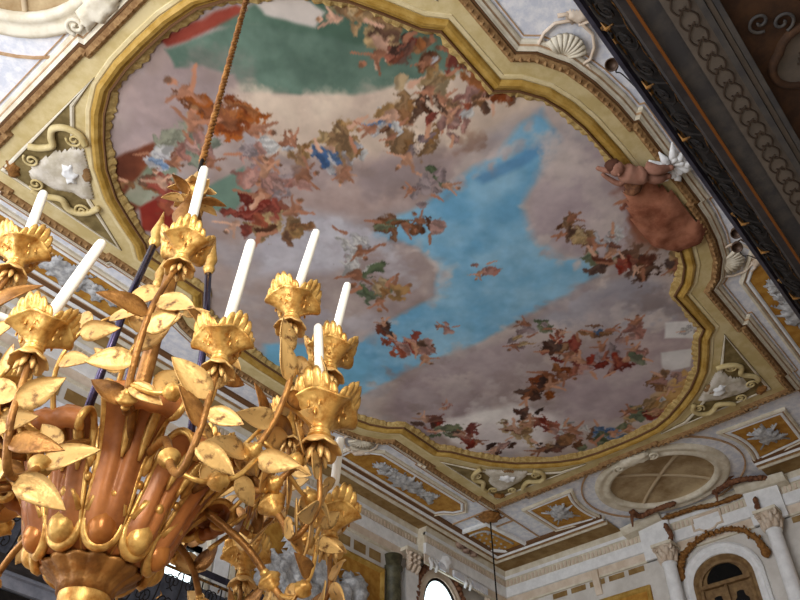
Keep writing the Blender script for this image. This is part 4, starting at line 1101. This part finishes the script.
def lobe(k):
    a0 = FRONT - .02 + 2*PI*k/NL
    kz = .86 if k % 2 else 1.04; kr = .88 if k % 2 else 1.0
    pf_ = [(r_*(1+(kr-1)*min(1, (z_-1.01)*4)), 1.01+(z_-1.01)*kz) for r_, z_ in pf]
    n_ = len(pf_); NU = 13; vs_ = []; fs_ = []; el = []; er = []
    for i, (r_, z_) in enumerate(pf_):
        t = i/(n_-1)
        half = (PI/NL)*float(np.interp(t, [0,.12,.32,.52,.62,.8,1], [.94,.92,.78,.90,.86,.58,.30]))
        row = []
        for j in range(NU):
            u = -1+2*j/(NU-1)
            bul = .040*(1-u*u)*(1 if t < .6 else .6) - .026*math.exp(-(u/.2)**2)*min(1, t/.3)*(1 if t < .6 else .5) + .012*max(0, abs(u)-.8)/.2
            # bulge away from the axis of the shaft
            row.append(pol(a0+.16*t*t+u*half, r_+bul, z_+bul*.25*(t < .6)))
        vs_ += row; el.append(row[0]); er.append(row[-1])
    for i in range(n_-1):
        for j in range(NU-1): fs_.append((i*NU+j, i*NU+j+1, (i+1)*NU+j+1, (i+1)*NU+j))
    o = MB().add(vs_, fs_).build('lobe', M_CWOOD, CH, True)
    sm = o.modifiers.new('thickness', 'SOLIDIFY'); sm.thickness = .012; sm.offset = 0
    mb = MB()
    for L in (el, er): mb.tube(L, [.006+.008*(i/len(L)) for i in range(len(L))], 6)
    mb.build('gilt_edge', M_GILT, o, True)
    # gilded midrib patch on the flank of the volute
    mb = MB()
    for sg in (-1, 1):
        pts = [pol(a0+.1+sg*.09, r_+.035, z_+.004) for r_, z_ in pf_[14:26]]
        mb.tube(pts, [.004+.012*math.sin(PI*i/(len(pts)-1)) for i in range(len(pts))], 6)
    mb.build('gilt_flame', M_GILT, o, True)
    # carved egg in its gilded calyx
    c_ = pol(a0, .168, 1.062)
    MB().ball(c_, .040, .040, .050, 16, 12).build('egg', M_GILT if k % 2 else M_EGG, o, True)
    Rz = Matrix.Rotation(a0, 4, 'Z')
    mb = MB()
    loop = []
    for i in range(25):
        t = -PI*.62+2*PI*.62*2*i/24*.5
        t = -PI/2-2.3+4.6*i/24
        loop.append(pol(a0+.046*math.cos(t)/.165, .172+.02*math.sin(t), 1.068+.056*math.sin(t)))
    mb.tube(loop, [.006+.010*math.sin(PI*i/24) for i in range(25)], 6)
    tip = pol(a0+.02, .225, 1.185)
    mb.tube([pol(a0-.25, .188, 1.095), pol(a0-.14, .212, 1.14), tip], [.012,.014,.004], 6)
    mb.tube([pol(a0+.25, .188, 1.095), pol(a0+.14, .212, 1.14), tip], [.012,.014,.004], 6)
    mb.ball(pol(a0+.06, .216, 1.14), .014, .014, .018, 10, 8)
    mb.build('egg_calyx', M_GILT, o, True)
    # hanging drops between lobes
    a1 = a0 + PI/NL
    mb = MB()
    mb.tube([pol(a1, r_, HB(z_)) for r_, z_ in ((.31,1.41),(.285,1.36),(.265,1.32),(.245,1.27),(.235,1.24))], [.006,.012,.009,.013,.004], 8)
    mb.ball(pol(a1, .225, HB(1.21)), .011, .011, .013, 8, 6)
    mb.build('gilt_drop', M_GILT, o, True)
for k in range(NL): lobe(k)
# tie rods up to the hook, gilded spear tips
for k in range(3):
    a = FRONT-.75+2*PI*k/3
    o = MB().tube([pol(a, .20, 1.30), pol(a, .17, 1.9), pol(a, .13, 2.22)], .013, 8).build('tie_rod', M_STEEL, CH, True)
    MB().lathe([(.012,0),(.024,.03),(.018,.05),(.026,.08),(.012,.14),(.002,.2)], 10, None, Matrix.Translation(pol(a, .13, 2.2))).build('spear_tip', M_GILT, o, True)
# leaf mesh
def leaf_mesh(L, W_, curl, m, nm='leaf'):
    mb = MB(); n_, k_ = 9, 5; vs_ = []; fs_ = []
    for sgn in (1, -1):
        for i in range(n_):
            t = i/(n_-1); hw = W_*.5*(math.sin(PI*min(t**.75, 1))**.8)*(1-.15*t)
            for j in range(k_):
                u = -1+2*j/(k_-1)
                vs_.append((L*t, hw*u, curl*L*t*t*-1 + .10*W_*u*u*math.sin(PI*t) - .003*(1-abs(u))*0 + sgn*.0018 + (.004 if j == 2 else 0)*math.sin(PI*t)))
    for s_ in range(2):
        o_ = s_*n_*k_
        for i in range(n_-1):
            for j in range(k_-1):
                f = (o_+i*k_+j, o_+i*k_+j+1, o_+(i+1)*k_+j+1, o_+(i+1)*k_+j)
                fs_.append(f if s_ == 0 else f[::-1])
    for i in range(n_-1):
        for j in (0, k_-1): fs_.append((i*k_+j, (i+1)*k_+j, n_*k_+(i+1)*k_+j, n_*k_+i*k_+j))
    me_ = D.meshes.new(nm); me_.from_pydata(vs_, [], fs_); me_.materials.append(m); me_.update()
    me_.polygons.foreach_set('use_smooth', [True]*len(me_.polygons))
    return me_
LEAVES = [leaf_mesh(.125, .070, .22, M_GILTW), leaf_mesh(.115, .064, .05, M_GILTW), leaf_mesh(.135, .068, .3, M_GILTD), leaf_mesh(.105, .066, -.15, M_GILTW)]
def put_leaf(parent, p, dirv, upv, me_, s=1.0):
    o = D.objects.new('leaf', me_); COL.objects.link(o); o.parent = parent
    x = Vector(dirv).normalized(); z = (Vector(upv)-x*Vector(upv).dot(x))
    if z.length < 1e-3: z = x.orthogonal()
    z.normalize(); y = z.cross(x)
    off = Vector((0,0,0)); q_ = parent
    while q_ is not None: off = off+q_.location; q_ = q_.parent
    o.matrix_local = Matrix.Translation(Vector(p)-off) @ Matrix((x, y, z)).transposed().to_4x4() @ Matrix.Diagonal((s, s, s, 1))
    return o
# cup of an arm: neck, square flared bell, scalloped crown
def cup_mesh():
    mb = MB()
    def four(a, r_, z_):
        k = max(0, (z_-.04)/.06); return r_*(1+.12*k*math.cos(4*a)), z_-.020*k*math.cos(4*a)
    mb.lathe([(.022,0),(.036,.003),(.036,.010),(.027,.014),(.033,.018),(.033,.023),(.028,.027),(.033,.036),(.046,.052),(.064,.070),(.084,.088),(.100,.099),(.108,.101),(.108,.107),(.099,.108),(.07,.097),(.03,.07)], 64, four)
    # crown: four fans of petals
    NS = 288; R_ = 6; vs_ = []; fs_ = []
    for i in range(NS):
        a = 2*PI*i/NS
        fan_ = abs(math.sin(2*a))**.32
        pet = abs(math.sin(12*a))**.6
        h_ = .002+.068*fan_*(.70+.30*pet)
        for j in range(R_):
            t = j/(R_-1)
            r_ = .090+.020*t+.013*pet*math.sin(PI*t*.85)*1.0+.012*(fan_-.6)*t
            vs_.append((r_*math.cos(a), r_*math.sin(a), .097-.019*math.cos(4*a)+h_*t))
        for j in range(R_):
            t = 1-j/(R_-1)
            r_ = .078+.020*t+.013*pet*math.sin(PI*t*.85)+.012*(fan_-.6)*t
            vs_.append((r_*math.cos(a), r_*math.sin(a), .097-.019*math.cos(4*a)+h_*t))
    m_ = 2*R_
    for i in range(NS):
        j = (i+1) % NS
        for k in range(m_): fs_.append((i*m_+k, j*m_+k, j*m_+(k+1) % m_, i*m_+(k+1) % m_))
    mb.add(vs_, fs_)
    # embossed lozenges on the bell faces
    for k in range(4):
        a = PI/4+k*PI/2
        for dz, s_ in ((.062,.012),(.078,.010)):
            r_ = .058+(dz-.062)*1.1
            for q_ in ((-.22,.22) if dz > .07 else (0,)):
                mb.ball((r_*math.cos(a+q_), r_*math.sin(a+q_), dz), s_*.45, s_*.45, s_*1.2, 8, 6)
    mb.lathe([(.022,.07),(.026,.115),(.026,.122),(.02,.122)], 16)
    return mb
def calyx_mesh():
    mb = MB()
    mb.lathe([(.02,.0),(.032,-.006),(.046,-.018),(.053,-.032),(.049,-.033),(.03,-.016),(.012,-.01)], 72, lambda a, r_, z_: (r_*(1+.10*abs(math.sin(3.5*a))*(r_ > .04)), z_-.012*abs(math.sin(3.5*a))*(r_ > .04)))
    for k in range(6):
        a = 2*PI*k/6+.3
        mb.tube([(.012*math.cos(a), .012*math.sin(a), -.02), (.024*math.cos(a), .024*math.sin(a), -.05), (.030*math.cos(a), .030*math.sin(a), -.075)], [.007,.009,.003], 6)
    return mb
CUP0 = cup_mesh().build('cup', M_GILT, None, True); CAL0 = calyx_mesh().build('calyx', M_GILTW, None, True)
def knob_mesh():
    return MB().lathe([(.008,-.045),(.016,-.038),(.018,-.03),(.012,-.026),(.026,-.02),(.042,-.004),(.044,.004),(.03,.012),(.034,.018),(.022,.024),(.026,.030),(.014,.036),(.010,.045)], 24)
KN0 = knob_mesh().build('knob', M_GILT, None, True)
def child_copy(o0, parent, M, first):
    o = o0 if first else o0.copy()
    if not first: COL.objects.link(o)
    o.parent = parent
    off = Vector((0,0,0)); q_ = parent
    while q_ is not None: off = off+q_.location; q_ = q_.parent
    o.matrix_local = Matrix.Translation(-off) @ M
    return o
FIRST = {'c': True}
def arm(ang, R_, zc, upper, seed, skip=0, cs=.76):
    r_ = random.Random(seed)
    if upper: pts = [(.25,1.24),(.36,zc-.36),(.47,zc-.44),(R_-.05,zc-.36),(R_-.0,zc-.22),(R_,zc-.10),(R_,zc)]
    else: pts = [(.28,1.25),(.42,zc-.08),(.53,zc-.22),(R_-.07,zc-.28),(R_-.005,zc-.20),(R_,zc-.10),(R_,zc)]
    tw = r_.uniform(-.1,.1)
    P = smooth_path([pol(ang+tw*math.sin(PI*i/6), a, b) for i, (a, b) in enumerate(pts)], 6)
    o = MB().tube(P, [.0125-.005*i/len(P) for i in range(len(P))], 8).build('arm', M_GILTD, CH, True)
    top = pol(ang, R_, zc)
    S_ = Matrix.Diagonal((cs, cs, cs, 1))
    Mc = Matrix.Translation(top) @ Matrix.Rotation(ang+r_.uniform(-.25,.25)+PI/4, 4, 'Z')
    child_copy(CUP0, o, Mc @ S_, FIRST['c']); child_copy(CAL0, o, Mc @ Matrix.Diagonal((cs*1.2,cs*1.2,cs*1.1,1)), FIRST['c'])
    i_k = 14 if upper else 10
    d_ = (P[i_k+1]-P[i_k-1]).normalized()
    child_copy(KN0, o, Matrix.Translation(P[i_k]) @ d_.to_track_quat('Z', 'Y').to_matrix().to_4x4() @ S_, FIRST['c'])
    FIRST['c'] = False
    # leaves in pairs up the stem
    rad = Vector((math.cos(ang), math.sin(ang), 0)); tan = Vector((-math.sin(ang), math.cos(ang), 0))
    for j, i in enumerate((6, 10, 13, 16, 19, 22, 24, 27, 29)):
        if j < skip: continue
        sg = 1 if j % 2 else -1
        d_ = tan*sg*r_.uniform(.5,1.0) + rad*r_.uniform(-.2,.4) + Vector((0,0,r_.uniform(-.7,.8)))
        put_leaf(o, P[i], d_, rad*.9+Vector((0,0,r_.uniform(-.5,.3)))+tan*r_.uniform(-.4,.4), r_.choice(LEAVES), r_.uniform(.85,1.2))
    # a side twig with three leaves and a turned bead
    b0 = P[16 if upper else 12]; sg = r_.choice((-1, 1))
    tw_ = smooth_path([b0, b0+tan*sg*.07+rad*.03+Vector((0,0,-.03)), b0+tan*sg*.15+rad*.05+Vector((0,0,.0)), b0+tan*sg*.20+rad*.05+Vector((0,0,.07))], 4)
    t_ = MB().tube(tw_, [.007]*len(tw_), 6)
    t_.lathe([(.004,-.03),(.02,-.018),(.028,0),(.016,.012),(.02,.018),(.004,.03)], 14, None, Matrix.Translation(tw_[6]) @ (tw_[7]-tw_[5]).normalized().to_track_quat('Z', 'Y').to_matrix().to_4x4())
    t_.build('twig', M_GILT, o, True)
    for i in (4, 8, 12):
        d_ = tan*sg*r_.uniform(.2,.9)+rad*r_.uniform(-.3,.6)+Vector((0,0,r_.uniform(-.9,.9)))
        put_leaf(o, tw_[i], d_, rad+Vector((0,0,r_.uniform(-.6,.2))), r_.choice(LEAVES), r_.uniform(.7,1.0))
    return top
def cyl(px_, py_, R_, near=True):
    """where the sight line through a cup meets the ring of radius R_ about the chandelier axis"""
    d = ray(px_, py_); d = d/math.hypot(d.x, d.y); t0 = AX*d.x+AY*d.y; m_ = math.hypot(AX-t0*d.x, AY-t0*d.y)
    t = t0 + (-1 if near else 1)*math.sqrt(max(R_*R_-m_*m_, 0))
    return math.atan2(t*d.y-AY, t*d.x-AX), max(R_, m_), t*d.z
R2 = math.radians
UP = {}; LO = {}
for k, (key, px_, py_, R_) in enumerate((('a',14,268,.60),('c',181,262,.60),('e',291,321,.60),('f',329,371,.64))):
    a, r_, z_ = cyl(px_, py_, R_); UP[key] = arm(a, r_, z_, True, 200+k, 2 if key in 'c' else 0, {'a':.70,'c':.67,'e':.74,'f':.76}[key])
for k, a in enumerate((-8,30,70,112,155)): UP[a] = arm(R2(a), .6, 1.72, True, 210+k)
for k, (key, px_, py_, R_) in enumerate((('b',32,353,.70),('d',219,363,.70),('g',319,439,.64),('h',329,540,.68))):
    a, r_, z_ = cyl(px_, py_, R_, key != 'h'); LO[key] = arm(a, r_, z_, False, 300+k, 5 if key in 'd' else 0, {'b':.68,'d':.67,'g':1.0,'h':.85}[key])
for k, a in enumerate((15,55,95,140,178)): LO[a] = arm(R2(a), .70, 1.28, False, 310+k)
# leafy sprays rising between the lobes
for k, (a_, z0_) in enumerate(((-172,1.30),(-152,1.36),(-195,1.28),(-70,1.34),(-48,1.28),(-25,1.30),(-5,1.28),(-128,1.42),(-88,1.42))):
    r_ = random.Random(500+k); a = R2(a_); rad = Vector((math.cos(a), math.sin(a), 0)); tan = Vector((-math.sin(a), math.cos(a), 0))
    sg = 1 if k % 2 else -1
    P = smooth_path([pol(a, .36, z0_-.08), pol(a+.05*sg, .44, z0_+.02), pol(a+.16*sg, .47, z0_+.12), pol(a+.30*sg, .46, z0_+.19)], 5)
    sp_ = MB().tube(P, [.008-.004*i/len(P) for i in range(len(P))], 6).build('leaf_spray', M_GILT, CH, True)
    for j, i in enumerate((3, 6, 8, 10, 12, 15)):
        s2 = 1 if j % 2 else -1
        put_leaf(sp_, P[i], tan*s2*r_.uniform(.4,1)+Vector((0,0,r_.uniform(-.6,.9)))+rad*r_.uniform(-.1,.4), rad+Vector((0,0,r_.uniform(-.6,.2))), r_.choice(LEAVES), r_.uniform(.75,1.0))
# leafy crown under the hook, ring
o = MB().lathe([(.02,2.62),(.05,2.66),(.055,2.70),(.03,2.74),(.012,2.80)], 14, None, TA).build('crown_boss', M_GILT, CH, True)
for k in range(11):
    a = 2*PI*k/11; rad = Vector((math.cos(a), math.sin(a), 0))
    put_leaf(o, pol(a, .03, 2.62+.05*(k % 2)), rad+Vector((0,0,(-.5 if k % 2 else .35))), Vector((0,0,1)), LEAVES[k % 4], .8)
MB().tube([(AX+.035*math.cos(t)*math.cos(1), AY+.035*math.cos(t)*math.sin(1), EYE+2.83+.04*math.sin(t)) for t in np.linspace(0, 2*PI, 17)[:-1]], .008, 6, True).build('hook_ring', M_IRON, CH, True)
# rope to the ceiling
mb = MB()
for ph in (0, 2*PI/3, 4*PI/3):
    mb.tube([(AX+.010*math.cos(z_*70+ph), AY+.010*math.sin(z_*70+ph), EYE+z_) for z_ in np.arange(2.86, 9.97, .022)], .0085, 5)
tag(mb.build('suspension_rope', M_ROPE, None, True), 'twisted gilded rope holding the chandelier, rising to the top of the picture', 'rope')
# candles
def candle(base, tip_px, L, lab):
    r0 = ray(*tip_px).normalized(); C0 = Vector((0,0,EYE)); oc = base-C0; tt = oc.dot(r0); d2 = oc.length_squared-tt*tt
    s_ = math.sqrt(max(L*L-d2, 0)); cands = [C0+r0*(tt+s_), C0+r0*(tt-s_)]
    tip = max(cands, key=lambda p: p.z); ax = (tip-base).normalized()
    M = Matrix.Translation(base) @ ax.to_track_quat('Z', 'Y').to_matrix().to_4x4()
    e_ = empty('candle', base, lab, 'candle', 'candles in the cups of the chandelier')
    MB().lathe([(.0148,-.02),(.0150,L*.5),(.0142,L-.02),(.012,L-.006),(.006,L)], 18, None, M).build('wax', M_CANDLE, e_, True)
def base_px(p, dz=.08): return p+Vector((0,0,dz))
candle(base_px(UP['a']), (44,192), 0.30, 'short white candle at the far left edge, in front of the white band')
candle(base_px(LO['b']), (103,241), 0.33, 'long white candle leaning right, second from the left')
candle(base_px(UP['c']), (205,167), 0.30, 'white candle rising highest, just below the rope')
candle(base_px(LO['d']), (252,240), 0.30, 'white candle leaning slightly right, between the highest one and the painted clouds')
candle(base_px(UP['e']), (317,230), 0.30, 'slender white candle against pale clouds, right of centre of the chandelier')
candle(base_px(UP['f']), (348,283), 0.30, 'slender white candle rightmost of all, behind the upright one')
candle(base_px(LO['g']), (318,324), 0.30, 'upright white candle in front of the rightmost cup')
candle(base_px(LO['h']), (342,424), 0.26, 'dim white candle low at right, in front of the ochre panel end')
candle(base_px(LO[15]), (281,452), 0.28, 'grey shadowed candle low behind the gilded branches')
candle(base_px(UP[155]), (78,346), 0.26, 'stub of white candle peeking over the cup at left, before the dentil cornice')
